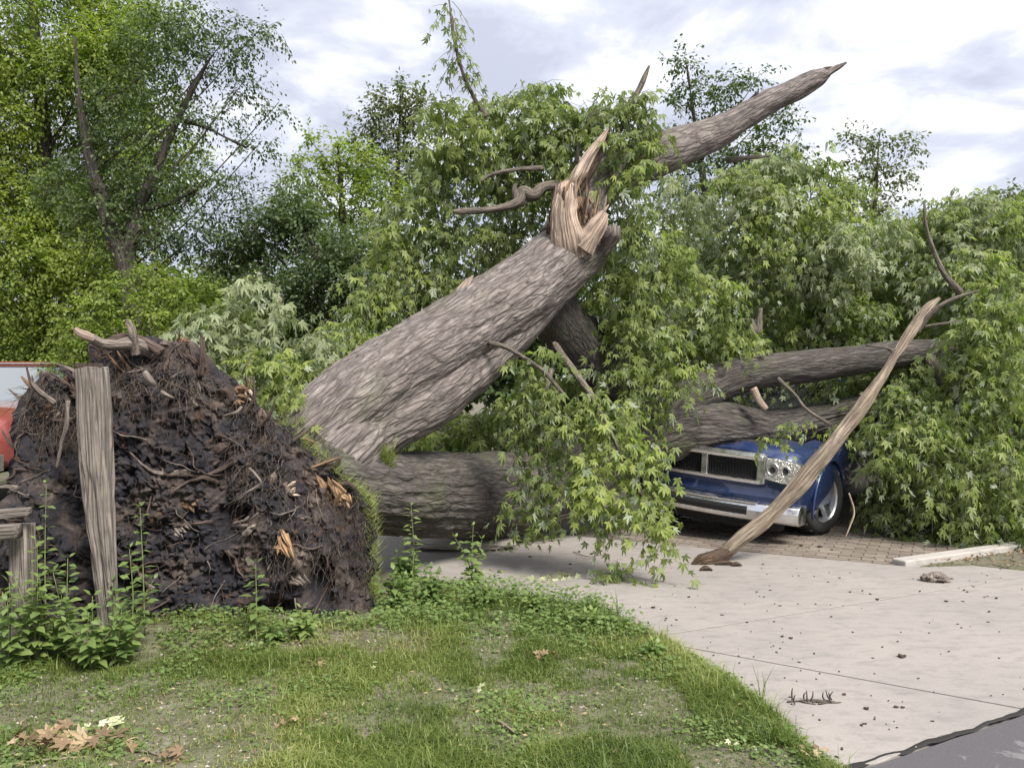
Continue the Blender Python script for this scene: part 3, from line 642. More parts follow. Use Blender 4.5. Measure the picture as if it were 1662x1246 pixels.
shard([(945, 400, 7.9, 26), (960, 380, 7.86, 19), (971, 364, 7.84, 17), (978, 353, 7.86, 12), (981, 350, 7.88, 8)], 1, .3, name='stub', seed=6, label='pale knotty stub at the stem end')
limb('stub', [(975, 400, 8.1, 20), (985, 388, 8.0, 17), (993, 380, 7.9, 16), (997, 376, 7.86, 12), (993, 379, 7.92, 7)], 26, 30, 'bark', .01, 22, 4)
limb('stub', [(745, 480, 7.45, 10), (757, 462, 7.45, 8), (768, 447, 7.45, 2)], 12, 16, 'wood_split', .006, 22, 4, label='small pale stub on the upper side of stem')

shard([(1300, 143, 9.2, 8), (1330, 128, 9.25, 9), (1352, 114, 9.3, 6), (1374, 102, 9.35, .8)], 1, .5, mat='bark', seed=7)
shard([(1322, 122, 9.3, 5), (1340, 113, 9.33, 3.5), (1352, 109, 9.35, .6)], 1, .5, mat='rot', seed=8)
for k in range(44):
    x0 = rng.uniform(893, 975); y0 = rng.uniform(345, 400)-(abs(x0-925) < 25)*rng.uniform(0, 50); ln = rng.uniform(25, 75); a = math.radians(rng.normal(80, 13)); dd = rng.uniform(7.8, 8.0); w0 = rng.uniform(1.0, 3.2)
    shard([(x0, y0, dd, w0), (x0+math.cos(a)*ln*.5, y0-math.sin(a)*ln*.5, dd-.02, w0*.8), (x0+math.cos(a)*ln, y0-math.sin(a)*ln, dd, .3)], 1, .4, mat=('wood_split', 'wood_orange', 'wood_split', 'rot')[k % 4], seed=20+k)
# root plate -------------------------------------------------
OUT = np.array([(20, 770), (24, 705), (36, 660), (58, 622), (82, 606), (105, 608), (128, 640), (150, 600), (150, 565), (185, 552), (215, 548), (250, 556), (285, 548), (325, 570), (352, 602), (385, 628), (420, 655), (455, 690), (490, 715), (530, 755), (570, 790), (598, 830), (604, 870), (604, 930), (600, 985), (570, 1030), (520, 1022), (440, 1030), (330, 1036), (230, 1040), (130, 1040), (60, 1040), (20, 1010), (5, 950), (14, 880), (4, 820)], float)
cx, cy = 300, 830
ang = np.arctan2(OUT[:, 1]-cy, OUT[:, 0]-cx); od = np.argsort(ang); OUTs = OUT[od]; angs = ang[od]
rd_ = np.hypot(OUTs[:, 0]-cx, OUTs[:, 1]-cy)
na, nr = 420, 150
A = np.linspace(-PI, PI, na, endpoint=False)
RB = np.interp(A, angs, rd_, period=2*PI)
def plate_d(px): return 5.62+.0011*(px-300)
def plate_pt(a, q, side):
    """a angle, q 0..1 radius fraction; side -1 front, +1 back"""
    rb = np.interp(a, angs, rd_, period=2*PI)
    px = cx+np.cos(a)*rb*q; py = cy+np.sin(a)*rb*q
    th = np.sqrt(np.clip(1-q**3.0, 0, 1))
    lean = .00055*(830-py)                     # leans back toward the top
    d = plate_d(px)+lean + (np.where(side < 0, -.10, .50)*th)+.12
    return np.stack([(px-831)*d/F, d, CAM_H-(py-623)*d/F], 1)
def plate_disp(V, a, q, side):
    n1 = fbm(V*1.6+3, 4, 31)-.5; n2 = ridged(V*np.array([3.6, 4.2, 2.6]), 4, 33)-.62; n3 = fbm(V*17, 3, 35)-.5; n4 = fbm(V*46, 2, 37)-.5
    cav = np.clip(fbm(V*3.1+9, 2, 44)-.60, 0, 1)*1.4
    dn = .34*n1+.22*n2+.17*n3+.08*n4-cav
    D = V.copy(); D[:, 1] += -dn*np.where(side < 0, 1, -1)*(.35+.65*np.clip((1-q)*5, 0, 1))
    e = np.clip((q-.75)*4, 0, 1)               # ragged outline
    rr = (.14*(ridged(V*5.0, 3, 51)-.6)+.10*n3)*e
    D[:, 0] += np.cos(a)*rr; D[:, 2] -= np.sin(a)*rr
    D[:, 2] = np.maximum(D[:, 2], -.04)
    return D
q = np.linspace(.0, 1, nr)**.85; q[0] = .004
AA, QQ = np.meshgrid(A, q); AA = AA.ravel(); QQ = QQ.ravel()
Vf = plate_disp(plate_pt(AA, QQ, -np.ones_like(AA)), AA, QQ, -np.ones_like(AA))
nrb = 50; qb = np.linspace(1, .01, nrb)[1:]
AB, QB = np.meshgrid(A, qb); AB = AB.ravel(); QB = QB.ravel()
Vb = plate_disp(plate_pt(AB, QB, np.ones_like(AB)), AB, QB, np.ones_like(AB))
V = np.vstack([Vf, Vb]); rows = nr+nrb-1
i = np.arange(rows-1)[:, None]*na; j = np.arange(na)[None]; j2 = (j+1) % na
o = link('root_plate', mk('root_plate', V, np.stack([i+j, i+j2, i+na+j2, i+na+j], -1).reshape(-1, 4), M['soil'], smooth=True), tree)
o['label'] = 'upright disc of dark soil and torn roots'
def surf(px, py, off=.0):
    a = np.array([math.atan2(py-cy, px-cx)]); rb = np.interp(a, angs, rd_, period=2*PI); qq = np.clip(np.hypot(px-cx, py-cy)/rb, 0, .985)
    s = -np.ones(1); v = plate_disp(plate_pt(a, qq, s), a, qq, s)[0]; v[1] -= off; return v
# roots: each one a part
def rootpath(x, y, ang0, L, n=7, off=.03, wob=.6, lift=.06):
    pts = []; a = ang0
    for k in range(n):
        t = k/(n-1); pts.append(surf(x, y, off+lift*math.sin(t*PI)))
        a += rng.normal(0, wob*.5); x += math.cos(a)*L/n; y += math.sin(a)*L/n
        y = min(y, 1000); x = min(max(x, 20), 590)
    return pts
TC = (470, 760)     # where the stems leave
for k in range(84):
    big = k < 12
    for _ in range(20):
        x, y = rng.uniform(30, 585), rng.uniform(570, 985)
        rb = np.interp(math.atan2(y-cy, x-cx), angs, rd_, period=2*PI)
        if math.hypot(x-cx, y-cy) < rb*.95 and not (big and y > 800 and rng.random() < .7): break
    a0 = math.atan2(y-TC[1], x-TC[0])+rng.normal(0, .7)
    pts = rootpath(x, y, a0, rng.uniform(60, 150) if big else rng.uniform(35, 100), 7, -.004 if big else .006, .55, .03)
    r0 = rng.uniform(.010, .022) if big else rng.uniform(.003, .008)
    V, Q, bk = tube(pts, np.linspace(r0, r0*.3, 7), 10 if big else 6, 26 if big else 16, barkdisp(r0*.3, 30, .3, k, r0*.25))
    mb = MB(); mb.add(V, Q, bk); mb.build('root', M['root'] if rng.random() < .62 else M['rootpale'], tree, smooth=True)
def rootpx(pts, rad, mat='root', label=None, n=14, m=40):
    p = [P(*q_) for q_ in pts]; r = [rpx(a, q_[2]) for a, q_ in zip(rad, pts)]
    V, Q, bk = tube(p, r, n, m, barkdisp(max(r)*.25, 26, .3, int(pts[0][0]), max(r)*.2)); mb = MB(); mb.add(V, Q, bk)
    o = mb.build('root', M[mat], tree, smooth=True)
    if label: o['label'] = label
    return o
rootpx([(255, 575, 5.75), (220, 558, 5.6), (190, 560, 5.5), (165, 557, 5.45), (148, 548, 5.4)], (11, 10, 8, 8, 7), 'rootpale', 'thick bare root arching over the top edge')
rootpx([(152, 550, 5.41), (140, 545, 5.38), (130, 540, 5.36), (121, 533, 5.35)], (6.5, 7, 6, 3), 'wood_split', 'pale snapped root end')
rootpx([(220, 575, 5.6), (216, 545, 5.55), (212, 530, 5.55), (205, 518, 5.55)], (7, 6, 5, 2), 'rootpale')
rootpx([(262, 572, 5.66), (228, 552, 5.66), (192, 548, 5.62), (170, 555, 5.6)], (10, 8, 6, 3), 'root')
rootpx([(235, 605, 5.42), (245, 618, 5.4), (252, 625, 5.42)], (5, 5, 3), 'rootpale')
rootpx([(262, 635, 5.42), (272, 642, 5.4), (282, 646, 5.42)], (3, 3.5, 2), 'rootpale')
rootpx([(110, 650, 5.4), (108, 690, 5.38), (100, 720, 5.38), (92, 760, 5.4)], (4, 4, 3, 2), 'rootpale')
rootpx([(405, 760, 5.45), (415, 770, 5.4), (422, 785, 5.42), (400, 800, 5.42), (385, 812, 5.45)], (2, 2.5, 2.5, 2, 1), 'rootpale')
rootpx([(365, 675, 5.5), (375, 672, 5.45), (385, 668, 5.45), (392, 660, 5.5)], (2.5, 2.5, 2.5, 2), 'rootpale')
# torn wood pieces bedded in the soil
def chunk(px, py, rx, ry, mat, seed, name='torn_root', rot=None):
    """a burst of torn wood slivers bedded in the soil"""
    c = surf(px, py, .01); d = c[1]; R = rng.uniform(-.9, .9)+(PI/2 if ry > rx else 0); L = 1.25*max(rx, ry)*d/F; wd = 1.3*min(rx, ry)*d/F; mb = MB()
    for q in range(rng.integers(6, 11)):
        o_ = np.array([rng.normal(0, wd*.6), -.006+rng.normal(0, .006), rng.normal(0, wd*.6)]); a = R+rng.normal(0, .38)
        dr = np.array([math.cos(a), rng.normal(-.15, .25), math.sin(a)]); ln = L*rng.uniform(.7, 1.7); r0 = wd*rng.uniform(.16, .42)
        V, Q, bk = tube([c+o_-dr*ln*.5+[0, .03, 0], c+o_, c+o_+dr*ln*.5+[0, -.01, 0]], [r0, r0, r0*.15], 6, 9, barkdisp(r0*.5, 60, .3, seed+q, r0*.5)); mb.add(V, Q, bk+seed)
    return mb.build(name, M[mat], tree)
for k, (x, y, rx, ry, mt) in enumerate([(62, 668, 16, 10, 'wood_orange'), (78, 678, 12, 6, 'wood_split'), (388, 645, 16, 9, 'wood_orange'), (400, 638, 8, 6, 'wood_split'), (453, 782, 12, 14, 'wood_split'), (478, 795, 9, 9, 'wood_split'), (430, 678, 8, 10, 'wood_split'),
        (208, 600, 8, 22, 'wood_orange'), (300, 560, 22, 7, 'wood_orange'), (312, 585, 10, 16, 'root'), (475, 880, 22, 10, 'wood_orange'), (410, 850, 14, 10, 'rootpale'), (365, 858, 14, 7, 'wood_orange'), (315, 820, 16, 9, 'wood_orange'), (530, 795, 12, 22, 'wood_orange'),
        (322, 640, 8, 16, 'rootpale'), (290, 860, 14, 6, 'rootpale'), (400, 770, 16, 10, 'root'), (350, 735, 18, 14, 'root'), (420, 720, 14, 18, 'root'), (565, 810, 16, 10, 'wood_orange'), (500, 840, 12, 6, 'rootpale'), (90, 600, 10, 14, 'root'), (140, 640, 7, 18, 'root'), (490, 935, 16, 7, 'rootpale')]):
    chunk(x, y, rx, ry, mt, k+1)
# snapped roots sticking out of the rim
for k in range(34):
    a = rng.uniform(-PI*1.02, .15); rb = float(np.interp(a, angs, rd_, period=2*PI)); 
    if rng.random() < .25: a = PI-rng.uniform(0, .5); rb = float(np.interp(a, angs, rd_, period=2*PI))
    x0, y0 = cx+math.cos(a)*rb*.86, cy+math.sin(a)*rb*.86; x1, y1 = cx+math.cos(a)*rb*1.0, cy+math.sin(a)*rb*1.0; ln = rng.uniform(12, 38); b_ = a+rng.normal(0, .6)
    d_ = plate_d(x0)+rng.uniform(.05, .4); r0 = rng.uniform(2, 6)
    rootpx([(x0, y0, d_), (x1, y1, d_-.03), (x1+math.cos(b_)*ln, y1+math.sin(b_)*ln, d_-.05)], (r0, r0*.8, r0*.3), ('root', 'rootpale', 'root', 'wood_orange')[k % 4], None, 8, 18)
# clods stuck in the plate and hanging hair roots
mb = MB(); ico = []
for k in range(900):
    x, y = rng.uniform(10, 600), rng.uniform(555, 1030); rb = np.interp(math.atan2(y-cy, x-cx), angs, rd_, period=2*PI)
    if math.hypot(x-cx, y-cy) > rb*1.0: continue
    c = surf(x, y, .0); s_ = rng.uniform(.008, .035)
    d8 = np.array([(1, 0, 0), (-1, 0, 0), (0, 1, 0), (0, -1, 0), (0, 0, 1), (0, 0, -1)], float)*s_*rng.uniform(.6, 1.3, (6, 1))+rng.normal(0, s_*.15, (6, 3))
    mb.add(c+d8, [(0, 2, 4), (2, 1, 4), (1, 3, 4), (3, 0, 4), (2, 0, 5), (1, 2, 5), (3, 1, 5), (0, 3, 5)])
mb.build('clods', M['soil'], tree, kind='stuff')
def hair(cnt, regions, mat, name, r=(.0012, .003), L=(.08, .28)):
    Vs = []; Fs = []; k = 0
    for _ in range(cnt):
        x0, x1, y0, y1 = regions[rng.integers(len(regions))]; x, y = rng.uniform(x0, x1), rng.uniform(y0, y1)
        b = surf(x, y, .005); d = rng.standard_normal(3)*np.array([.8, .3, .8])+np.array([0, -.35, -.35]); d /= np.linalg.norm(d)
        ln = rng.uniform(*L); m = 6; t = np.linspace(0, 1, m)[:, None]; rad = rng.uniform(*r)
        wob = np.cumsum(rng.normal(0, ln*.06, (m, 3)), 0)
        pts = b+d*ln*t+np.array([0, 0, -ln*.5])*t*t+wob
        rr = rad*(1-.7*t); offs = [np.array([1, 0, 0]), np.array([-.5, -.5, .8]), np.array([-.5, .5, -.8])]
        V = np.stack([pts+o_*rr for o_ in offs], 1).reshape(-1, 3)
        for a in range(m-1):
            for w_ in range(3):
                w2 = (w_+1) % 3; Fs.append((k+a*3+w_, k+a*3+w2, k+a*3+3+w2, k+a*3+3+w_))
        Vs.append(V); k += len(V)
    V = np.vstack(Vs); link(name, mk(name, V, np.array(Fs), mat, {'bk': V*3, 'tint': np.full(len(V), .5)}), tree, 'stuff')
hair(1500, [(45, 140, 640, 720), (150, 330, 555, 660), (300, 480, 600, 780), (400, 600, 760, 900), (20, 590, 650, 1000), (530, 600, 800, 980)], M['root'], 'hair_roots')
hair(1500, [(20, 140, 610, 700), (180, 340, 560, 640), (380, 480, 640, 800), (430, 600, 780, 920)], M['rootpale'], 'hair_roots', L=(.05, .2))

# foliage of the fallen tree -------------------------------------------------
def mfill(f, lst, dens=1.0, size=.115, L=.55, k=10, droop=.6, wind=(0, 0, 0), shell=.3, tw=.5):
    for bl in lst:
        px, py, rx, ry, d, rd = bl[:6]; tn = bl[6] if len(bl) > 6 else .5; dn = bl[7] if len(bl) > 7 else 1
        r = np.array([rpx(rx, d), rd, rpx(ry, d)]); area = 4*(r[0]*r[2]+r[0]*r[1]+r[1]*r[2])
        f.blob(P(px, py, d), r, max(3, int(area*dens*dn*31)), L, k, size, tn, droop, shell, .05, wind, tw)
f = Fol('maple')
mfill(f, [(640, 400, 55, 60, 8.9, .4, .65), (620, 470, 45, 45, 8.8, .4, .6), (700, 460, 60, 50, 9.0, .4, .5), (770, 400, 70, 55, 9.2, .5, .4), (690, 340, 60, 60, 9.0, .4, .55), (840, 390, 50, 40, 9.3, .4, .4),
          (720, 270, 55, 50, 8.9, .4, .5), (740, 200, 45, 42, 8.7, .3, .6), (710, 170, 24, 22, 8.6, .2, .6), (780, 250, 60, 50, 9.0, .4, .5), (800, 180, 45, 40, 9.0, .4, .5), (860, 160, 45, 35, 9.0, .4, .5), (840, 230, 60, 50, 9.0, .4, .55),
          (880, 140, 30, 22, 9.0, .3, .5), (900, 210, 50, 50, 8.9, .4, .5), (950, 190, 40, 34, 8.8, .35, .5), (870, 290, 50, 40, 9.0, .3, .45), (930, 240, 45, 45, 9.0, .3, .55), (830, 310, 60, 40, 9.4, .3, .4),
          (1010, 180, 40, 34, 8.6, .3, .5), (1035, 160, 26, 26, 8.5, .25, .5), (1050, 200, 26, 26, 8.5, .25, .4), (1010, 240, 42, 40, 8.3, .2, .5), (1025, 300, 34, 45, 8.2, .2, .5), (1015, 370, 28, 40, 8.3, .2, .5), (1050, 250, 22, 22, 8.3, .15, .45),
          (980, 310, 22, 28, 8.9, .2, .4), (1040, 350, 22, 34, 8.4, .2, .5), (600, 500, 50, 40, 8.8, .4, .5), (560, 540, 45, 35, 8.6, .4, .5)], 1.0)
# hanging sprig at the top of the frame
for yy in range(-10, 108, 9):
    f.spray(P(730+(yy/100)*14, yy, 8.2), np.array([rng.normal(0, .6), rng.normal(0, .4), -.5]), .28, 7, .6, .10, .35)
for yy in range(80, 190, 16): f.spray(P(748+(yy-100)*.5, yy, 8.25), np.array([rng.normal(0, .7), rng.normal(0, .4), -.3]), .22, 5, .5, .09, .45)
f.spray(P(728, 8, 8.2), np.array([-1, 0, .1]), .16, 3, .2, .09, .3)
f.build('foliage', M['maple'], tree); f.twigs('twigs', M['bark_twig'], tree)
# left low sprays with pale undersides
f = Fol('maple')
mfill(f, [(420, 450, 38, 22, 7.6, .2, .7, 1.0), (460, 490, 26, 34, 7.6, .2, .7, .9), (360, 505, 48, 30, 7.6, .25, .6), (310, 520, 30, 22, 7.6, .2, .6), (350, 545, 45, 30, 7.5, .25, .5), (410, 530, 40, 34, 7.8, .25, .4, .7), (520, 540, 40, 26, 7.6, .25, .6)], .95, .12, .4, 9, .7)
f.build('foliage', M['maple_pale'], tree); f.twigs('twigs', M['bark_twig'], tree)
f = Fol('maple')
mfill(f, [(445, 640, 26, 22, 6.25, .08, .6), (480, 625, 22, 14, 6.3, .06, .7, .8), (430, 590, 55, 30, 7.5, .3, .75), (490, 600, 50, 35, 7.4, .3, .8), (400, 570, 40, 30, 7.6, .3, .7), (450, 630, 40, 30, 7.2, .25, .8), (540, 580, 50, 30, 7.8, .3, .6), (590, 545, 45, 30, 8.2, .3, .6), (500, 560, 50, 30, 8.0, .3, .5),
          (1000, 430, 34, 36, 8.5, .2, .55), (1040, 480, 40, 40, 8.6, .2, .55), (1020, 540, 36, 30, 8.6, .2, .5), (1080, 540, 40, 36, 8.7, .2, .5), (1040, 600, 44, 30, 8.5, .2, .5), (1100, 600, 36, 22, 8.6, .2, .55), (985, 600, 22, 22, 8.3, .1, .45), (1030, 650, 40, 24, 8.4, .15, .5), (940, 440, 22, 14, 8.7, .1, .5), (960, 480, 24, 18, 8.6, .12, .5), (1090, 420, 50, 50, 9.0, .3, .6), (1160, 480, 50, 50, 9.2, .3, .6), (1200, 540, 50, 30, 9.3, .2, .65),
          # behind and below the raised stem
          (680, 700, 50, 28, 9.5, .4, .6), (750, 690, 55, 32, 9.6, .4, .55), (820, 675, 55, 34, 9.6, .4, .5), (880, 640, 50, 40, 9.6, .4, .45), (930, 650, 50, 45, 9.6, .4, .4), (720, 720, 60, 22, 9.8, .3, .5), (960, 590, 30, 30, 9.7, .3, .35), (1010, 640, 50, 50, 9.8, .4, .45), (1000, 570, 40, 30, 9.8, .4, .4), (650, 730, 40, 16, 9.6, .3, .5), (860, 710, 60, 22, 9.9, .3, .4)], 1.15, .115, .45, 10, .6)
f.build('foliage', M['maple'], tree); f.twigs('twigs', M['bark_twig'], tree)
# crown over the truck and to the right
top = ((1060, 1120, 1200, 1260, 1340, 1400, 1450, 1500, 1560, 1620, 1900), (300, 290, 262, 232, 240, 290, 335, 330, 305, 310, 330))
f = Fol('maple'); f2 = Fol('maple')
bl = scatter_blobs(1070, 1760, 250, 620, 10.0, 12.5, 62, 42, 66, .45, top, 31, (.3, .75))
bl += [(1190, 290, 50, 28, 10.8, .4, .55), (1260, 262, 40, 28, 10.8, .4, .5), (1320, 270, 45, 28, 10.8, .4, .5), (1110, 320, 50, 34, 10.2, .4, .5), (1370, 310, 40, 28, 10.8, .4, .5), (1430, 365, 36, 28, 10.6, .4, .55), (1520, 350, 40, 24, 10.8, .4, .55), (1580, 330, 40, 24, 10.8, .4, .6), (1640, 340, 40, 28, 10.6, .4, .6),
       (1020, 430, 45, 45, 9.8, .3, .4), (960, 480, 40, 40, 9.8, .3, .4), (1060, 480, 50, 50, 9.8, .4, .45), (1100, 560, 50, 40, 9.7, .35, .4), (1040, 520, 50, 40, 9.9, .35, .4), (1160, 560, 50, 34, 9.7, .3, .45), (1000, 400, 40, 40, 10, .3, .5)]
half = len(bl)//2
mfill(f, bl[0::2], 1.0, .12, .5, 10, .5); mfill(f2, bl[1::2], 1.0, .12, .5, 10, .5)
bl2 = scatter_blobs(1445, 1740, 500, 850, 8.9, 10.2, 34, 38, 58, .35, ((1380, 1440, 1540, 1640), (700, 600, 470, 430)), 33, (.3, .7))
bl2 += [(1440, 735, 26, 30, 8.6, .15, .5), (1425, 690, 26, 26, 8.7, .15, .5), (1490, 700, 46, 50, 8.6, .25, .5), (1505, 780, 36, 34, 8.7, .25, .45), (1560, 780, 55, 50, 8.6, .3, .45), (1620, 830, 60, 40, 8.5, .25, .4), (1550, 850, 50, 26, 8.7, .25, .35), (1500, 862, 34, 16, 8.8, .2, .3), (1640, 740, 60, 60, 8.5, .3, .5), (1620, 600, 60, 60, 8.6, .3, .55), (1640, 480, 50, 50, 8.8, .3, .6), (1450, 640, 50, 40, 9.2, .3, .5), (1540, 690, 50, 40, 8.8, .3, .5), (1590, 520, 45, 45, 8.8, .3, .6), (1660, 860, 50, 24, 8.4, .25, .4)]
# leaves seen under the upper limb, in front of the windscreen edge
bl2 += [(1400, 625, 50, 18, 9.8, .2, .3, .7), (1190, 650, 24, 16, 9.6, .15, .7, .8), (1450, 600, 40, 20, 9.8, .25, .35)]
mfill(f, bl2, 1.0, .115, .45, 10, .65)
f.build('foliage', M['maple'], tree); f.twigs('twigs', M['bark_twig'], tree); f2.build('foliage', M['maple_pale'], tree)
# drooping bough in front of the lower stem: the nearest leaves are single parts
f = Fol('maple')
mfill(f, [(850, 590, 34, 26, 7.15, .12, .5, .9), (880, 560, 26, 16, 7.15, .1, .5, .8), (840, 640, 34, 30, 7.2, .15, .5), (890, 650, 40, 34, 7.1, .15, .45), (860, 700, 34, 34, 7.2, .15, .45), (900, 720, 40, 36, 7.2, .15, .45), (870, 780, 36, 34, 7.2, .12, .5), (850, 820, 26, 22, 7.2, .1, .5), (885, 835, 20, 14, 7.2, .08, .5, .6),
          (960, 640, 44, 26, 7.1, .15, .55), (1010, 660, 44, 30, 7.1, .15, .55), (950, 690, 44, 36, 6.95, .2, .8), (1000, 720, 50, 42, 6.9, .2, .85), (1050, 730, 36, 36, 6.95, .18, .7), (970, 780, 50, 42, 6.9, .2, .85), (1040, 790, 40, 40, 6.9, .2, .7), (965, 812, 36, 22, 6.9, .12, .75, .8), (1025, 830, 32, 22, 6.9, .12, .7), (1070, 855, 28, 18, 6.85, .1, .75), (1093, 880, 14, 9, 6.8, .06, .7, .8), (930, 760, 36, 40, 7.05, .15, .6)],
      1.35, .10, .27, 8, .9)
arr = f.arrays(); idx = np.argsort(arr[0][:, 1]); single = np.sort(idx[:280]); rest = np.sort(idx[280:])
f.build('foliage', M['maple'], tree, [x[rest] for x in arr]); f.twigs('twigs', M['bark_twig'], tree, .003)
def leaf_objs(arr, ids, tpl, mat, parent, name='leaf'):
    T, Fc = TP[tpl]; var = [mk(name, T, Fc, mat, {'tint': np.full(len(T), t)}, smooth=False) for t in (.15, .35, .55, .75, .95)]
    X, Y, Z = frames(arr[1], arr[2])
    for i_ in ids:
        me = var[int(np.clip(arr[4][i_]*5, 0, 4))]; o = link(name, me, parent); s_ = float(arr[3][i_])
        m = Matrix(((X[i_][0]*s_, Y[i_][0]*s_, Z[i_][0]*s_, arr[0][i_][0]), (X[i_][1]*s_, Y[i_][1]*s_, Z[i_][1]*s_, arr[0][i_][1]), (X[i_][2]*s_, Y[i_][2]*s_, Z[i_][2]*s_, arr[0][i_][2]), (0, 0, 0, 1)))
        o.matrix_basis = m
leaf_objs(arr, single, 'maple', M['maple'], tree)
limb('branch', [(900, 560, 7.9, 6), (930, 600, 7.4, 6), (965, 650, 7.1, 5), (1000, 720, 6.95, 4), (1040, 800, 6.9, 3), (1080, 880, 6.85, 1.5)], 8, 40, 'bark_twig', .002, 16)
limb('branch', [(895, 600, 7.5, 4), (880, 660, 7.2, 4), (875, 740, 7.2, 3), (880, 840, 7.2, 1.5)], 8, 40, 'bark_twig', .002, 16)
# two bright bunches hanging before the hood
f = Fol('maple')
for c, n_, t_ in ((P(1296, 690, 8.1), 26, .8), (P(1252, 715, 8.1), 16, .75), (P(1355, 700, 8.1), 16, .7), (P(1340, 760, 8.1), 3, .3)):
    for _ in range(n_//5+1):
        f.spray(c+rng.normal(0, .05, 3)*np.array([1.3, .6, .3])+np.array([0, 0, .06]), np.array([rng.normal(0, 1), rng.normal(0, .4), .0]), .16, 6, .9, .10, t_)
f.build('foliage', M['maple'], tree); f.twigs('twigs', M['bark_twig'], tree, .002)
# moss and dead grass tufts where the lower stem meets the plate
def tufts(name, regs, n, mat, L=(.05, .16), parent=None, wd=.004, tint=(.2, .9), lay=.6):
    Vs = []; Fs = []; Ts = []; k = 0; T, Fc = blade_tpl()
    for _ in range(n):
        b = regs(); a = rng.uniform(0, 2*PI); ln = rng.uniform(*L)
        d = np.array([math.cos(a)*lay, math.sin(a)*lay, 1]); d /= np.linalg.norm(d); s_ = np.cross(d, [0.1, 1, 0]); s_ /= np.linalg.norm(s_); nn_ = np.cross(s_, d)
        V = b+T[:, :1]*wd*s_+T[:, 1:2]*ln*d+T[:, 2:]*ln*nn_*3
        Vs.append(V); Fs.append(Fc+k); Ts.append(np.full(5, rng.uniform(*tint))); k += 5
    return link(name, mk(name, np.vstack(Vs), np.vstack(Fs), mat, {'tint': np.concatenate(Ts)}), parent, 'stuff')
tufts('moss_tufts', lambda: P(rng.uniform(470, 640), 0, 1)*0+P(*(lambda x: (x, np.interp(x, [470, 520, 580, 640], [690, 722, 742, 745])+rng.normal(0, 9), 6.25+(x-470)*.002))(rng.uniform(470, 640))), 1300, M['grass'], (.04, .15), tree, .004, (.5, 1), 1.2)
def rimpt():
    a = rng.uniform(0, 1); x = np.interp(a, [0, .5, 1], [460, 600, 606]); y = np.interp(a, [0, .5, 1], [690, 815, 990]); p = P(x+rng.normal(0, 5), y+rng.normal(0, 4), 5.95+rng.uniform(0, .3)); return p
tufts('dead_grass', rimpt, 1600, M['grass'], (.04, .14), tree, .004, (.55, 1), 1.4)
# turf and leaves lying on the back rim of the plate

# ------------------------------------------------------------------ vehicles
def lensmat(name):
    t = NT(name); v = t.coord('Object'); a = t.noise(v, 38, 3, .6, 1.5)
    t.col(t.ramp(a, [(.35, (.10, .10, .09)), (.5, (.42, .40, .34)), (.62, (.75, .73, .66))])); t.b.inputs['Metallic'].default_value = .75
    t.b.inputs['Roughness'].default_value = .18; t.b.inputs['Coat Weight'].default_value = 1; t.bump(a, .5, .02); return t.m
def vehicle_mats(pref, paint):
    return dict(paint=plain(pref+'_paint', paint, .22, .25, 1.0, noise=.12), chrome=plain(pref+'_chrome', (.78, .78, .78), .13, 1.0, noise=.15), black=plain(pref+'_black_plastic', (.02, .02, .022), .55),
                tyre=plain(pref+'_tyre', (.022, .022, .022), .85), rim=plain(pref+'_rim', (.55, .56, .58), .25, 1.0, noise=.25), glass=plain(pref+'_window_glass', (.03, .034, .036), .03, 0, .5, spec=1.0),
                lens=lensmat(pref+'_lamp_lens'), amber=plain(pref+'_amber_lens', (.6, .2, .04), .2, 0, 1), under=plain(pref+'_underbody', (.015, .015, .015), .9))
def loft_body(secs, npt):
    V = np.vstack(secs); Fs = []
    for a in range(len(secs)-1):
        for k in range(npt): Fs.append((a*npt+k, a*npt+(k+1) % npt, (a+1)*npt+(k+1) % npt, (a+1)*npt+k))
    Fs.append(tuple(range(npt-1, -1, -1))); b = (len(secs)-1)*npt; Fs.append(tuple(range(b, b+npt)))
    return V, Fs
def front_x(y, xf=.95, c=.16): return xf-c*np.abs(y)**2.2
def sweep(ys, prof, xf=.95, c=.16):
    """profile (dx,z) closed polygon carried along the curved nose"""
    n = len(prof); V = []
    for y in ys:
        fx = front_x(y, xf, c); V += [(fx+dx, y, z) for dx, z in prof]
    Fs = [(a*n+k, a*n+n+k, a*n+n+(k+1) % n, a*n+(k+1) % n) for a in range(len(ys)-1) for k in range(n)]
    Fs += [tuple(range(n)), tuple(range(len(V)-1, len(V)-1-n, -1))]
    return V, Fs
def boolean(o, cutters):
    for c in cutters:
        m = o.modifiers.new('cut', 'BOOLEAN'); m.object = c; m.operation = 'DIFFERENCE'; m.solver = 'EXACT'
    bpy.context.view_layer.update(); dg = bpy.context.evaluated_depsgraph_get()
    me = bpy.data.meshes.new_from_object(o.evaluated_get(dg)); o.modifiers.clear(); o.data = me
    for c in cutters: bpy.data.objects.remove(c)
def cyl_y(x, y0, y1, z, r, n=40):
    th = np.linspace(0, 2*PI, n, endpoint=False); V = np.vstack([np.stack([x+r*np.cos(th), np.full(n, y), z+r*np.sin(th)], 1) for y in (y0, y1)])
    return V, [(k, (k+1) % n, n+(k+1) % n, n+k) for k in range(n)]+[tuple(range(n-1, -1, -1)), tuple(range(n, 2*n))]
def lathe_y(prof, n=48):
    """prof (y, r) -> ring surface about Y axis"""
    th = np.linspace(0, 2*PI, n, endpoint=False); V = np.vstack([np.stack([r*np.cos(th), np.full(n, y), r*np.sin(th)], 1) for y, r in prof]); m = len(prof)
    return V, [(a*n+k, a*n+(k+1) % n, a*n+n+(k+1) % n, a*n+n+k) for a in range(m-1) for k in range(n)]
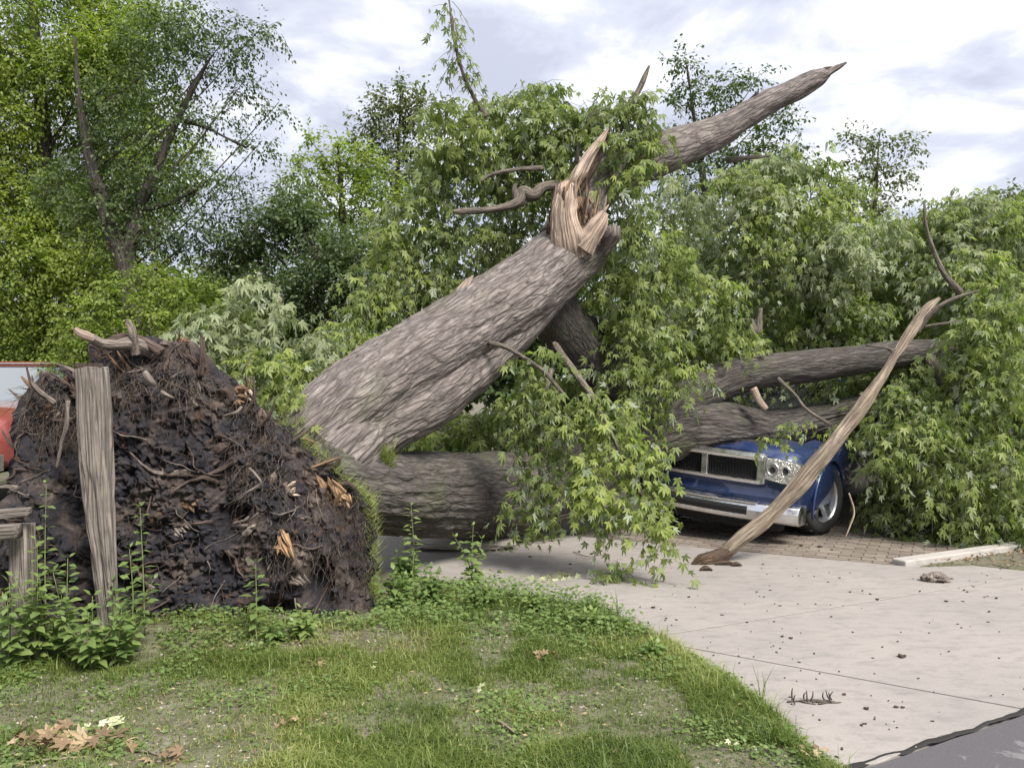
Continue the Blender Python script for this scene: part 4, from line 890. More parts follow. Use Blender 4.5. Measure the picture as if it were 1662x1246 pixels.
def wheel(parent, x, side, steer, mt, dz=0.0, R=.40, spokes=5):
    wv = MB(); V, Fs = lathe_y([(-.10, .26), (-.13, .29), (-.13, .36), (-.10, R-.01), (-.05, R), (.05, R), (.10, R-.01), (.13, .36), (.13, .29), (.11, .262), (.09, .255)]); wv.add(V, Fs)
    # tread lugs
    for k in range(44):
        a = 2*PI*k/44; c, s = math.cos(a), math.sin(a); wv.box((c*(R+.002), .045 if k % 2 else -.045, s*(R+.002)), (.012, .10, .032), [[c, 0, -s], [0, 1, 0], [s, 0, c]])
    wt = wv.build('wheel', mt['tyre'], parent, smooth=True); wt.location = (x, side*.885, R+dz); wt.rotation_euler = (0, 0, (0 if side > 0 else PI)+steer)
    wv = MB(); V, Fs = lathe_y([(.12, .262), (.105, .25), (.06, .24), (-.05, .235)]); wv.add(V, Fs)
    V, Fs = lathe_y([(.075, .0), (.08, .035), (.07, .06), (.055, .075)], 24); wv.add(V, Fs)
    for k in range(spokes):
        a = 2*PI*k/spokes+.3; c, s = math.cos(a), math.sin(a); R3 = np.array([[c, 0, -s], [0, 1, 0], [s, 0, c]])
        v = np.array([(.04, .03, -.045), (.04, .03, .045), (.245, .05, -.07), (.245, .05, .07), (.04, .075, -.03), (.04, .075, .03), (.245, .098, -.045), (.245, .098, .045), (.15, .085, -.022), (.15, .085, .022), (.15, .035, -.04), (.15, .035, .04)])
        wv.add(v@R3.T, [(4, 8, 9, 5), (8, 6, 7, 9), (0, 10, 8, 4), (10, 2, 6, 8), (5, 9, 11, 1), (9, 7, 3, 11)])
    r_ = wv.build('rim', mt['rim'], wt, smooth=False)
    wv = MB(); V, Fs = lathe_y([(-.04, .235), (-.04, .0)], 24); wv.add(V, Fs); wv.build('brake_disc', mt['under'], wt)
    return wt
def pickup(name, label, loc, heading, mt, roll=0, drop=0, dent=None, kind='modern', steer=0):
    root = empty(name, loc, heading); tag(root, label, 'pickup truck')
    body_e = root
    secs = []; npt = 22
    xs_ = np.concatenate([np.linspace(-4.85, -.8, 30), np.linspace(-.7, .93, 30)])
    nose = (np.array([.35, .55, .75, .85, .93]), np.array([0, .01, .03, .07, .13]))
    for x in xs_:
        zt = np.interp(x, [-4.85, -2.75, -.8, .2, .8, .93], [1.24, 1.24, 1.25, 1.20, 1.12, 1.05])-drop; zb = np.interp(x, [-4.85, -4.5, .6, .93], [.52, .44, .44, .58])-drop
        hw = 1.0-np.interp(x, nose[0], nose[1])-np.interp(x, [-4.85, -4.6], [.05, 0])
        half = [(hw*.80, zb), (hw*.95, zb+.05), (hw*.99, zb+.22), (hw, .82-drop), (hw*.985, zt-.24), (hw*.97, zt-.10), (hw*.92, zt-.035), (hw*.82, zt), (hw*.60, zt+.035), (hw*.3, zt+.05), (hw*.1, zt+.052)]
        ring = half+[(-y, z) for y, z in half[::-1]]
        secs.append(np.array([(x, y, z) for y, z in ring]))
    V, Fs = loft_body(secs, npt)
    if dent is not None: V = dent(V)
    mb = MB(); mb.add(V, Fs); body = mb.build('body', mt['paint'], body_e, smooth=False)
    cut = []
    for x in (0, -3.57):
        for s in (-1, 1):
            mb = MB(); mb.add(*cyl_y(x, s*.62, s*1.2, .40, .485)); cut.append(mb.build('cut', None))
    mb = MB(); mb.box((-3.8, 0, 1.2-drop), (1.95, 1.6, .9)); cut.append(mb.build('cut', None))
    for c in cut: wparent(c, root); c.matrix_parent_inverse = Matrix()
    boolean(body, cut)
    body.data.polygons.foreach_set('use_smooth', np.ones(len(body.data.polygons), bool))
    m_ = body.modifiers.new('b', 'BEVEL'); m_.width = .008; m_.segments = 2; m_.limit_method = 'ANGLE'; m_.angle_limit = math.radians(35)
    try: body.data.set_sharp_from_angle(angle=math.radians(38))
    except Exception: pass
    # cab
    d = drop; prof = [(-.62, 1.22, .87), (-1.28, 1.84, .70), (-1.45, 1.90, .66), (-2.45, 1.92, .66), (-2.62, 1.86, .69), (-2.80, 1.22, .88)]
    n = len(prof); V = [(x, y, z-d) for x, z, y in prof]+[(x, -y, z-d) for x, z, y in prof]
    Fs = [(k, (k+1) % n, n+(k+1) % n, n+k) for k in range(n)]+[tuple(range(n-1, -1, -1)), tuple(range(n, 2*n))]
    mb = MB(); mb.add(V, Fs); mb.build('cab', mt['paint'], root, bevel=.035, seg=3)
    def panel(pn, pts, mat, th=.012, bevel=.004, parent=root):
        pts = np.array(pts, float); nrm = np.cross(pts[1]-pts[0], pts[2]-pts[0]); nrm /= np.linalg.norm(nrm); c = pts.mean(0); m = len(pts)
        if np.dot(nrm, c-np.array([-1.6, 0, 1.2])) < 0: nrm = -nrm
        V = np.vstack([pts-nrm*.01, pts+nrm*th]); mb = MB(); mb.add(V, [tuple(range(m-1, -1, -1)), tuple(range(m, 2*m))]+[(k, (k+1) % m, m+(k+1) % m, m+k) for k in range(m)]); return mb.build(pn, mat, parent, bevel=bevel)
    def L3(x, z, y): return (x, y, z-d)
    ws = panel('windshield_surround', [L3(-.645, 1.25, .83), L3(-1.265, 1.825, .675), L3(-1.265, 1.825, -.675), L3(-.645, 1.25, -.83)], mt['black'], .006)
    panel('windshield', [L3(-.69, 1.292, .79), L3(-1.235, 1.797, .65), L3(-1.235, 1.797, -.65), L3(-.69, 1.292, -.79)], mt['glass'], .010, parent=root)
    for s in (-1, 1):
        panel('side_window', [(-1.0, s*.845, 1.30-d), (-1.42, s*.715, 1.80-d), (-1.75, s*.71, 1.82-d), (-1.75, s*.85, 1.30-d)], mt['glass'])
        panel('side_window', [(-1.83, s*.85, 1.30-d), (-1.83, s*.71, 1.82-d), (-2.48, s*.72, 1.80-d), (-2.58, s*.85, 1.30-d)], mt['glass'])
        mb = MB(); mb.box((-.98, s*1.08, 1.36-d), (.12, .20, .22)); mr = mb.build('mirror', mt['black'], root, bevel=.03); 
        mb = MB(); mb.box((-.98, s*.95, 1.30-d), (.05, .16, .04)); mb.build('mirror_arm', mt['black'], mr)
        mb = MB(); mb.box((-1.62, s*1.004, 1.02-d), (.20, .03, .045)); mb.build('door_handle', mt['chrome'], root, bevel=.01)
        mb = MB(); mb.add(*sweep(np.array([.62, .7, .8, .9])*s if s > 0 else np.array([-.9, -.8, -.7, -.62]), [(-.14, .0), (-.135, .08), (-.20, .1), (-.22, -.02)])) if False else mb.box((-4.86, s*.86, 1.0-d), (.05, .18, .42)); mb.build('tail_lamp', mt['amber'], root, bevel=.02)
    # wheel arches lips
    for x in (0, -3.57):
        for s in (-1, 1):
            mb = MB(); th = np.linspace(math.radians(-12), math.radians(192), 28); pts = [(x+.495*math.cos(a), s*(1.0-(.0 if abs(x) > 1 else .0)), .40-.0+.495*math.sin(a)) for a in th]
            V, Q, bk = tube(pts, np.full(28, .016), 6); mb.add(V, Q, bk); mb.build('wheel_arch', mt['paint'], root, smooth=True)
            wheel(root, x, s, steer if x == 0 else 0, mt)
    # underbody
    mb = MB(); mb.box((-1.9, 0, .46-d), (5.0, 1.0, .26)); mb.box((0, 0, .40), (.12, 1.5, .12)); mb.box((-3.57, 0, .40), (.14, 1.5, .14)); mb.box((.55, 0, .42-d), (.5, 1.2, .16)); mb.build('underbody', mt['under'], root, bevel=.02)
    mb = MB(); mb.box((-4.93, 0, .62-d), (.14, 1.95, .22)); mb.build('rear_bumper', mt['chrome'], root, bevel=.03)
    front_modern(root, mt, d) if kind == 'modern' else front_old(root, mt, d)
    if roll:
        R = Matrix.Rotation(roll, 4, 'X')
        for ch in list(root.children):
            if ch.name.startswith('wheel') and not ch.name.startswith('wheel_arch'): continue
            ch.matrix_basis = R@ch.matrix_basis
    return root
def oval_ring(c, ry, rz, r, mt_, name, parent, n=28):
    th = np.linspace(0, 2*PI, n+1); pts = [(c[0], c[1]+ry*math.cos(a), c[2]+rz*math.sin(a)) for a in th]; V, Q, bk = tube(pts, np.full(n+1, r), 6, caps=False); mb = MB(); mb.add(V, Q, bk); return mb.build(name, mt_, parent, smooth=True)
def front_modern(root, mt, d):
    Y = np.linspace
    gx = 1.03; zt, zb = 1.03-d, .80-d
    # grille: dark mesh, chrome surround and crosshair
    mb = MB(); mb.add(*sweep(Y(-.56, .56, 17), [(-.04, zb), (-.02, zt), (-.12, zt), (-.12, zb)], gx)); gr = mb.build('grille', mt['black'], root)
    mb = MB()
    for k in range(9):
        z = zb+.03+(zt-zb-.06)*k/8; mb.add(*sweep(Y(-.55, .55, 13), [(-.025, z-.004), (-.012, z), (-.025, z+.004), (-.03, z)], gx))
    for y in Y(-.53, .53, 34): mb.box((front_x(y, gx)-.022, y, (zb+zt)/2), (.012, .006, zt-zb-.03))
    mb.build('mesh_bars', mt['black'], gr, kind='stuff')
    mb = MB(); mb.add(*sweep(Y(-.62, .62, 19), [(-.06, zt-.02), (.03, zt-.02), (.045, zt+.02), (.0, zt+.05), (-.06, zt+.05)], gx)); mb.build('grille_surround', mt['chrome'], root, bevel=.008)
    mb = MB(); mb.add(*sweep(Y(-.60, .60, 19), [(-.06, zb-.035), (.03, zb-.035), (.045, zb+.005), (-.06, zb+.005)], gx)); mb.build('grille_surround', mt['chrome'], root, bevel=.008)
    for s in (-1, 1):
        y = s*.60; fx = front_x(y, gx); mb = MB(); mb.add([(fx-.08, y-.045, zb-.035), (fx+.03, y-.045*1, zb-.035), (fx+.02, y+.045, zb-.03), (fx-.1, y+.045, zb-.03), (fx-.08, y-.045, zt+.05), (fx+.03, y-.045, zt+.05), (fx+.02, y+.045, zt+.04), (fx-.1, y+.045, zt+.04)],
            [(0, 1, 5, 4), (1, 2, 6, 5), (2, 3, 7, 6), (3, 0, 4, 7), (4, 5, 6, 7), (3, 2, 1, 0)]); mb.build('grille_surround', mt['chrome'], root, bevel=.015)
    mb = MB(); mb.box((gx+.008, 0, (zb+zt)/2), (.05, .075, zt-zb)); mb.build('grille_bar', mt['chrome'], root, bevel=.01)
    zm = (zb+zt)/2-.0
    # headlamps
    for s in (-1, 1):
        ys_ = np.array([.65, .73, .82, .90, .965]); ztp = np.array([1.05, 1.05, 1.04, 1.025, .995])-d; zbt = np.array([.835, .82, .805, .80, .83])-d; fx = np.array([.995, .985, .965, .93, .86])+.045
        V = []; 
        for dx in (0, -.12):
            V += [(fx[k]+dx, s*ys_[k], zbt[k]) for k in range(5)]+[(fx[k]+dx+(-.03), s*ys_[k], ztp[k]) for k in range(5)]
        Fs = [(k, k+1, 6+k, 5+k) for k in range(4)]+[(10+k, 15+k, 16+k, 11+k) for k in range(4)]+[(k, 10+k, 11+k, k+1) for k in range(4)]+[(5+k, 6+k, 16+k, 15+k) for k in range(4)]+[(0, 5, 15, 10), (4, 14, 19, 9)]
        mb = MB(); mb.add(V, Fs); hl = mb.build('headlight', mt['lens'], root, bevel=.01)
        oval_ring((1.022, s*.73, .94-d), .058, .062, .010, mt['chrome'], 'reflector_ring', hl); oval_ring((.99, s*.855, .925-d), .048, .055, .009, mt['chrome'], 'reflector_ring', hl)
        for yy, xx in ((.73, 1.012), (.855, .982)):
            mb = MB(); th = np.linspace(0, 2*PI, 20, endpoint=False); V = [(xx+.004, s*yy, .935-d)]+[(xx+.012, s*yy+.03*math.cos(a), .935-d+.034*math.sin(a)) for a in th]; mb.add(V, [(0, 1+k, 1+(k+1) % 20) for k in range(20)]); mb.build('bulb', mt['black'], hl)
        mb = MB(); mb.box((.86, s*.975, .92-d), (.05, .03, .12)); mb.build('marker_lamp', mt['amber'], hl, bevel=.01)
    # painted filler panel under the grille
    mb = MB(); mb.add(*sweep(Y(-.93, .93, 27), [(-.10, .57-d), (.035, .57-d), (.05, .64-d), (.02, .72-d), (-.01, .775-d), (-.14, .80-d)], .99, .14)); mb.build('valance', mt['paint'], root, smooth=False, bevel=.01)
    # chrome bumper
    mb = MB(); mb.add(*sweep(Y(-1.0, 1.0, 41), [(-.12, .33-d+.05), (.05, .33-d+.05), (.11, .40-d), (.125, .50-d), (.10, .565-d), (.05, .58-d), (-.12, .575-d)], 1.02, .20)); mb.build('bumper', mt['chrome'], root, smooth=False, bevel=.012)
    mb = MB(); mb.add(*sweep(Y(-.52, .52, 17), [(.05, .43-d), (.112, .43-d), (.133, .50-d), (.128, .535-d), (.05, .535-d)], 1.02, .20)); mb.build('bumper_step', mt['black'], root, bevel=.006)
    mb = MB(); mb.add(*sweep(Y(-.60, .60, 19), [(.03, .575-d), (.12, .565-d), (.125, .585-d), (.03, .60-d)], 1.02, .20)); mb.build('bumper_lip', mt['chrome'], root, bevel=.004)
    mb = MB(); mb.add(*sweep(Y(-.8, .8, 19), [(-.14, .24-d+.05), (.0, .24-d+.05), (.02, .38-d), (-.14, .38-d)], 1.0, .20)); mb.build('air_dam', mt['under'], root, bevel=.01)
    for s in (-1, 1):
        y = s*.72; fx = front_x(y, 1.02, .20)+.122
        mb = MB(); th = np.linspace(0, 2*PI, 24, endpoint=False); V = np.vstack([[(fx-.01, y+.075*math.cos(a), .475-d+.065*math.sin(a)) for a in th], [(fx+.012, y+.062*math.cos(a), .475-d+.052*math.sin(a)) for a in th], [(fx-.01, y+.056*math.cos(a), .475-d+.046*math.sin(a)) for a in th], [(fx-.015, y, .475-d)]*1])
        n = 24; mb.add(V, [(r*n+k, r*n+(k+1) % n, r*n+n+(k+1) % n, r*n+n+k) for r in range(2) for k in range(n)]+[(72, 48+k, 48+(k+1) % n) for k in range(n)]); mb.build('fog_lamp', mt['black'], root)
def front_old(root, mt, d):
    Y = np.linspace
    mb = MB(); mb.box((1.0, 0, .86), (.06, 1.72, .34)); gr = mb.build('grille', mt['black'], root, bevel=.01)
    mb = MB()
    for k in range(6): mb.box((1.04, 0, .73+.055*k), (.03, 1.12, .014))
    for y in Y(-.56, .56, 9): mb.box((1.045, y, .87), (.025, .014, .30))
    mb.build('grille_bars', mt['chrome'], gr)
    for z in (.70, 1.03): 
        mb = MB(); mb.box((1.04, 0, z), (.05, 1.80, .028)); mb.build('grille_surround', mt['chrome'], root, bevel=.006)
    for s in (-1, 1):
        mb = MB(); mb.box((1.045, s*.73, .88), (.05, .26, .17)); hl = mb.build('headlight', mt['lens'], root, bevel=.015)
        for z in (.785, .975):
            mb = MB(); mb.box((1.06, s*.73, z), (.05, .30, .014)); mb.build('headlight_trim', mt['chrome'], hl)
        for y in (.585, .88):
            mb = MB(); mb.box((1.06, s*y, .88), (.05, .014, .20)); mb.build('headlight_trim', mt['chrome'], hl)
        mb = MB(); mb.box((1.045, s*.73, .745), (.04, .26, .045)); mb.build('marker_lamp', mt['amber'], root, bevel=.006)
    mb = MB(); mb.add(*sweep(Y(-1.0, 1.0, 21), [(-.1, .44), (.06, .44), (.09, .5), (.09, .60), (.06, .65), (-.1, .65)], 1.08, .08)); mb.build('bumper', mt['chrome'], root, bevel=.012)
    mb = MB(); mb.box((-1.29, 0, 1.865), (.05, 1.36, .02)); mb.build('roof_trim', mt['chrome'], root, bevel=.006)

blue = vehicle_mats('blue_truck', (.012, .031, .11))
hang = math.radians(232); O = np.array([2.74, 9.755]); hv = np.array([math.cos(hang), math.sin(hang)]); nv = np.array([-hv[1], hv[0]])
nv = np.array([.788, -.616])
def dent(V):
    V = np.array(V, float); a = np.array([1.03, -.42]); b = np.array([-.743, 1.04]); ab = b-a; L2 = ab@ab
    p = V[:, :2]-a; t = np.clip(p@ab/L2, -.3, 1.2); dist = np.linalg.norm(p-t[:, None]*ab, axis=1)
    zu = np.interp(t, [0, .65, 1], [.80, .86, 1.10]); r = np.interp(t, [0, .65, 1], [.38, .25, .2])
    target = zu+np.clip(dist-r*.3, 0, 9)*.9
    m = (V[:, 2] > .78); V[m, 2] = np.minimum(V[m, 2], np.maximum(target[m], .80)+.02*np.sin(V[m, 0]*17)); return V
O = O+np.array([-.085, 0])
truck = pickup('pickup_truck', 'blue pickup truck crushed under the fallen stems, chrome grille facing left', (O[0], O[1], 0), hang, blue, roll=math.radians(-4.5), drop=.10, dent=dent, steer=math.radians(-13))
red = vehicle_mats('red_truck', (.27, .05, .045))
red['glass'] = plain('pale_reflection_glass', (.16, .18, .19), .08, 0, .6, spec=1.0)  # pale reflection put into the base colour of the glass
rx_, ry_ = (-18-831)*11.6/F, 11.6
pickup('parked_truck', 'red truck with pale windshield parked behind the root plate at the left edge', (-7.5, 11.55, .10), math.radians(-90), red, kind='old')

# ------------------------------------------------------------------ posts and fence
def board(pts, wd, th, mat, name, parent=None, seed=0, n=40, m=70, sq=.5):
    def cr(t, s): return 1/np.maximum(np.abs(np.cos(t))**6+np.abs(np.sin(t))**6, 1e-6)**(1/6.)
    def dp(bk, a, t):
        g_ = ridged(bk*np.array([24, 24, 1.6])+seed, 3, seed); return -.016*np.clip(g_-.62, 0, 1)*4*wd/.1+.008*(fbm(bk*8, 3, seed)-.5)
    V, Q, bk = tube(pts, wd if hasattr(wd, '__len__') else np.full(len(pts), wd), n, m, dp, cross=cr); mb = MB(); mb.add(V, Q, bk); return mb.build(name, M[mat], parent, smooth=True)
post = empty('wooden_post', tuple(P(175, 900, 5.15)*np.array([1, 1, 0]))); tag(post, 'weathered split wooden post standing before the root plate', 'post')
d0 = 5.12
pp = np.array([P(183, 1050, d0), P(172, 930, d0), P(163, 840, d0), P(157, 740, d0), P(152, 650, d0), P(149, 596, d0)]); rr = np.array([rpx(r, d0) for r in (15, 16, 21, 22, 22, 21)])
def cr(t, s): return 1/np.maximum(np.abs(np.cos(t))**5+np.abs(np.sin(t))**5, 1e-6)**(1/5.)
def dp(bk, a, t):
    g_ = ridged(bk*np.array([26, 26, 1.3])+4, 3, 77); k = -.030*np.clip(g_-.66, 0, 1)*3.2
    return k+.010*(fbm(bk*9, 3, 8)-.5)-.03*np.exp(-((a-4.9)/.10)**2)*(t > .1)-.018*np.exp(-((a-5.5)/.07)**2)*(t < .8)
V, Q, bk = tube(pp, rr, 140, 200, dp, cross=cr); 
top_ = V[:, 2] > pp[-1][2]-.02; V[top_, 2] += .03*(fbm(V[top_]*30, 2, 3)-.6)
mb = MB(); mb.add(V, Q, bk); o = mb.build('post', M['grey_wood'], None, smooth=True); wparent(o, post)
mb = MB(); c = P(150, 590, d0)
for k in range(7):
    a = rng.uniform(0, 2*PI); mb.box(c+np.array([rng.normal(0, .04), rng.normal(0, .03), -.01]), (rng.uniform(.03, .07), .02, .025), Matrix.Rotation(a, 3, 'Z'))
o = mb.build('rotten_top', M['rot'], None, kind='stuff'); wparent(o, post)
fence = empty('rail_fence', tuple(P(20, 900, 5.0)*np.array([1, 1, 0]))); tag(fence, 'grey wooden rail fence fragment at the lower left corner', 'fence')
def fb(pts, r, nm, s): o = board([P(*q) for q in pts], r, 0, 'grey_wood', nm, None, s); wparent(o, fence)
fb([(40, 1058, 5.05), (38, 960, 5.05), (36, 850, 5.05)], .06, 'fence_post', 3)
fb([(-260, 846, 5.0), (-60, 838, 4.98), (48, 830, 4.96)], .03, 'rail', 5)
fb([(-260, 872, 4.9), (-60, 866, 4.9), (30, 862, 4.9)], .045, 'rail', 6)
fb([(-260, 1062, 4.95), (-60, 1050, 4.9), (66, 1040, 4.8)], .042, 'rail', 9)
fb([(-260, 1052, 5.0), (-262, 960, 5.0), (-262, 800, 5.0)], .06, 'fence_post', 12)

# ------------------------------------------------------------------ leaning dead branch
pole = empty('leaning_branch', tuple(G(1165, 912))); tag(pole, 'long barkless dead branch leaning from the driveway up across the truck', 'branch')
def pl(name, pts, n, m, mat, amp, seed, label=None):
    p = np.array([P(a, b, d) for a, b, d, r in pts]); r = np.array([rpx(q, d) for a, b, d, q in pts])*.82; mb = MB()
    V, Q, bk = tube(p, r, n, m, barkdisp(amp, 20, .12, seed, amp*1.2)); mb.add(V, Q, bk); o = mb.build(name, M[mat], None, smooth=True); wparent(o, pole)
    if label: o['label'] = label
pl('stem', [(1160, 908, 7.78, 10), (1182, 892, 7.75, 13), (1210, 868, 7.72, 14), (1240, 845, 7.7, 15), (1268, 817, 7.7, 15), (1295, 790, 7.7, 15.5), (1318, 761, 7.7, 14.5), (1345, 729, 7.72, 14.5), (1368, 699, 7.78, 12.5), (1392, 668, 7.78, 13), (1420, 628, 7.85, 12), (1440, 598, 7.9, 10), (1460, 566, 7.95, 10), (1485, 528, 8.05, 10), (1505, 500, 8.1, 9), (1524, 484, 8.15, 3)], 48, 300, 'pole', .016, 5)
pl('rotten_butt', [(1125, 918, 7.6, 6), (1140, 910, 7.65, 16), (1158, 906, 7.7, 17), (1180, 897, 7.74, 12), (1190, 890, 7.75, 5)], 30, 60, 'rot', .02, 6, 'dark crumbling butt end')
pl('twig', [(1488, 540, 8.05, 5), (1510, 510, 8.0, 4.5), (1540, 488, 7.95, 3.5), (1590, 471, 7.9, 1.5)], 8, 30, 'bark_twig', .003, 7)
pl('twig', [(1500, 530, 8.05, 3), (1530, 525, 8.0, 2.5), (1560, 520, 8.0, 1)], 6, 20, 'bark_twig', .002, 8)
pl('twig', [(1452, 575, 7.95, 4), (1440, 565, 7.95, 3), (1405, 560, 8.0, 2)], 6, 20, 'bark_twig', .002, 9)
for k, (a, b, s_) in enumerate(((1178, 917, .10), (1146, 926, .055), (1195, 919, .05))):
    mb = MB(); c = G(a, b); V, Q, bk = tube([c+[-s_, 0, .012], c+[0, .01, .022], c+[s_, -.01, .01]], [.008, .024, .006], 10, 18, barkdisp(.008, 30, .3, k, .008)); mb.add(V, Q, bk)
    tag(mb.build('bark_chunk', M['rot'], smooth=True), ('dark bark chunk touching the right of the branch butt', 'small dark bark chunk in front of the branch butt', 'thin dark bark scrap right of the branch butt')[k], 'bark piece')
# dangling strip by the wheel
mb = MB(); V, Q, bk = tube([P(1378, 800, 8.3), P(1386, 830, 8.3), P(1380, 852, 8.25), P(1372, 872, 8.2)], [.008, .010, .008, .003], 6, 20); mb.add(V, Q, bk)
tag(mb.build('bark_strip', M['wood_split'], smooth=True), 'thin pale strip dangling to the bricks beside the front wheel', 'bark strip')
# clod of turf and flat grey slab
def lump(name, c, r, mat, seed, label, cat, n=26, m=14, amp=.35):
    th = np.linspace(0, 2*PI, n, endpoint=False); ph = np.linspace(.02, PI-.02, m); T_, P_ = np.meshgrid(th, ph)
    d = np.stack([np.cos(T_)*np.sin(P_), np.sin(T_)*np.sin(P_), np.cos(P_)], -1).reshape(-1, 3)
    V = np.array(c)+d*np.array(r)*(1+amp*(fbm(d*2.2+seed, 4, seed)-.5)*2)[:, None]; i = np.arange(m-1)[:, None]*n; j = np.arange(n)[None]; j2 = (j+1) % n
    o = link(name, mk(name, V, np.stack([i+j, i+n+j, i+n+j2, i+j2], -1).reshape(-1, 4), mat, {'bk': V*1.0, 'tint': np.full(len(V), .5)})); return tag(o, label, cat)
lump('turf_clod', G(1521, 937, .03), (.11, .07, .04), M['rootpale'], 4, 'tan clod of dry turf lying on the concrete by the verge', 'clod', 40, 24, .6)
lump('flat_stone', G(745, 884, .05)+np.array([0, .1, 0]), (.52, .22, .075), M['stone'], 9, 'long flat grey slab beneath the lower stem', 'stone', 50, 24, .35)

# ------------------------------------------------------------------ grass
def inlawn(n, y0, y1, xl=-5.5):
    y = rng.uniform(y0, y1, n); x = rng.uniform(0, 1, n); half = y*.70
    x = -half+(np.minimum(xedge(y)+np.where(y > 6.15, -.10, .03), half)+half)*x
    return x, y
def grass(n, y0, y1, L, wd, name):
    x, y = inlawn(n, y0, y1); p = np.stack([x, y, np.zeros(n)], 1)
    den = fbm(p*1.35+11, 4, 61)*.7+fbm(p*6, 3, 63)*.3
    e = xedge(y)-x; den += .22*np.exp(-(e/.28)**2)+.08*(x > .0)*(y > 4.0)-.13*np.exp(-((y-4.1)/.45)**2)*(x < .9)*(x > -1.8)-.16*np.exp(-((y-5.15)/.16)**2)*(x < -.5)-.3*(y < 3.75)*(x > .75)*(x < 1.25)
    keep = rng.random(n) < np.clip((den-.44)*6.5, .16, 1)
    keep &= ~((y > 5.45) & (x < -.95) & (y < 6.9)); keep &= ~((y > 6.2) & (x < -.9))
    x, y, p, den = x[keep], y[keep], p[keep], den[keep]; n = len(x)
    z = lawn_h(x, y)-.004; a = rng.uniform(0, 2*PI, n); lay = rng.uniform(.15, 1.5, n)
    ln = rng.uniform(L[0], L[1], n)*(.35+1.5*np.clip(den-.3, .05, .5)+.9*np.clip(fbm(p*5+40, 3, 66)-.5, 0, 1)*2); 
    ax = np.stack([np.cos(a)*lay, np.sin(a)*lay, np.ones(n)], 1); nm = np.stack([np.cos(a), np.sin(a), -lay], 1)+rng.normal(0, .3, (n, 3))
    X, Yv, Z = frames(ax, -nm); T, Fc = blade_tpl(); wv = rng.uniform(.6, 1.5, n)*wd
    base = np.stack([x, y, z], 1)
    V = base[:, None]+T[None, :, :1]*X[:, None]*wv[:, None, None]+ln[:, None, None]*(T[None, :, 1:2]*Yv[:, None]+T[None, :, 2:]*4*Z[:, None])
    tint = np.clip(.52+1.6*(fbm(p*1.9+4, 3, 71)-.5)+rng.normal(0, .2, n)+(rng.random(n) < .07)*.4, 0, 1)
    return V.reshape(-1, 3), (Fc[None]+np.arange(n)[:, None, None]*5).reshape(-1, 3), np.repeat(tint, 5)
V, Fs, t = grass(230000, 3.3, 5.2, (.02, .075), .0038, 'grass'); V2, Fs2, t2 = grass(70000, 5.1, 7.6, (.03, .10), .0048, 'grass')
V3, Fs3, t3 = grass(9000, 3.3, 6.6, (.07, .17), .0042, 'grass')
o = link('grass', mk('grass', np.vstack([V, V2, V3]), np.vstack([Fs, Fs2+len(V), Fs3+len(V)+len(V2)]), M['grass'], {'tint': np.concatenate([t, t2, t3])}, smooth=False)); tag(o, 'short patchy grass covering the lawn', kind='stuff')
# broadleaf ground cover (clover and creeping weeds)
n = 70000; x, y = inlawn(n, 3.3, 7.3); p = np.stack([x, y, np.zeros(n)], 1)
den = fbm(p*2.1+31, 4, 81)+.16*(y > 5.3)+.10*np.exp(-((xedge(y)-x)/.3)**2)
k = (rng.random(n) < np.clip((den-.50)*6, .03, 1)) & ~((y > 5.5) & (x < -.95)); x, y, den = x[k], y[k], den[k]; n = len(x)
hh = rng.uniform(.0, 1, n)*np.interp(y, [3.3, 5.2, 6.0, 7], [.025, .05, .13, .15])*np.clip(den*1.6, .4, 1.2)
a = rng.uniform(0, 2*PI, n); ax = np.stack([np.cos(a), np.sin(a), rng.uniform(-.3, .5, n)], 1); nm = np.array([0, -.2, 1])+rng.normal(0, .35, (n, 3))
V, Fs, t = leaves('round', np.stack([x, y, lawn_h(x, y)+hh], 1), ax, nm, rng.uniform(.012, .034, n)*np.interp(y, [3.3, 7], [.9, 1.3]), np.clip(rng.normal(.5, .2, n), 0, 1))
tag(link('ground_cover', mk('ground_cover', V, Fs, M['weed'], {'tint': t}, smooth=False)), 'low broadleaf weeds creeping through the lawn', kind='stuff')
# dead litter on the soil at the foot of the plate and over the lawn
n = 15000; x, y = inlawn(n, 3.3, 7.0); p = np.stack([x, y, np.zeros(n)], 1)
band = np.exp(-((y-5.12)/.20)**2)*(x < -.4); k = rng.random(n) < np.clip(.10+band*1.0+.22*(fbm(p*2, 3, 91) > .58), 0, 1); x, y = x[k], y[k]; n = len(x)
a = rng.uniform(0, 2*PI, n); ax = np.stack([np.cos(a), np.sin(a), rng.uniform(-.1, .6, n)], 1); nm = np.array([0, -.2, 1])+rng.normal(0, .5, (n, 3))
V, Fs, t = leaves('slim', np.stack([x, y, lawn_h(x, y)+rng.uniform(.003, .03, n)], 1), ax, nm, rng.uniform(.008, .034, n), rng.uniform(0, 1, n)**1.5)
tag(link('litter', mk('litter', V, Fs, M['dryleaf'], {'tint': t}, smooth=False)), 'dead leaves and straw littering the lawn', kind='stuff')
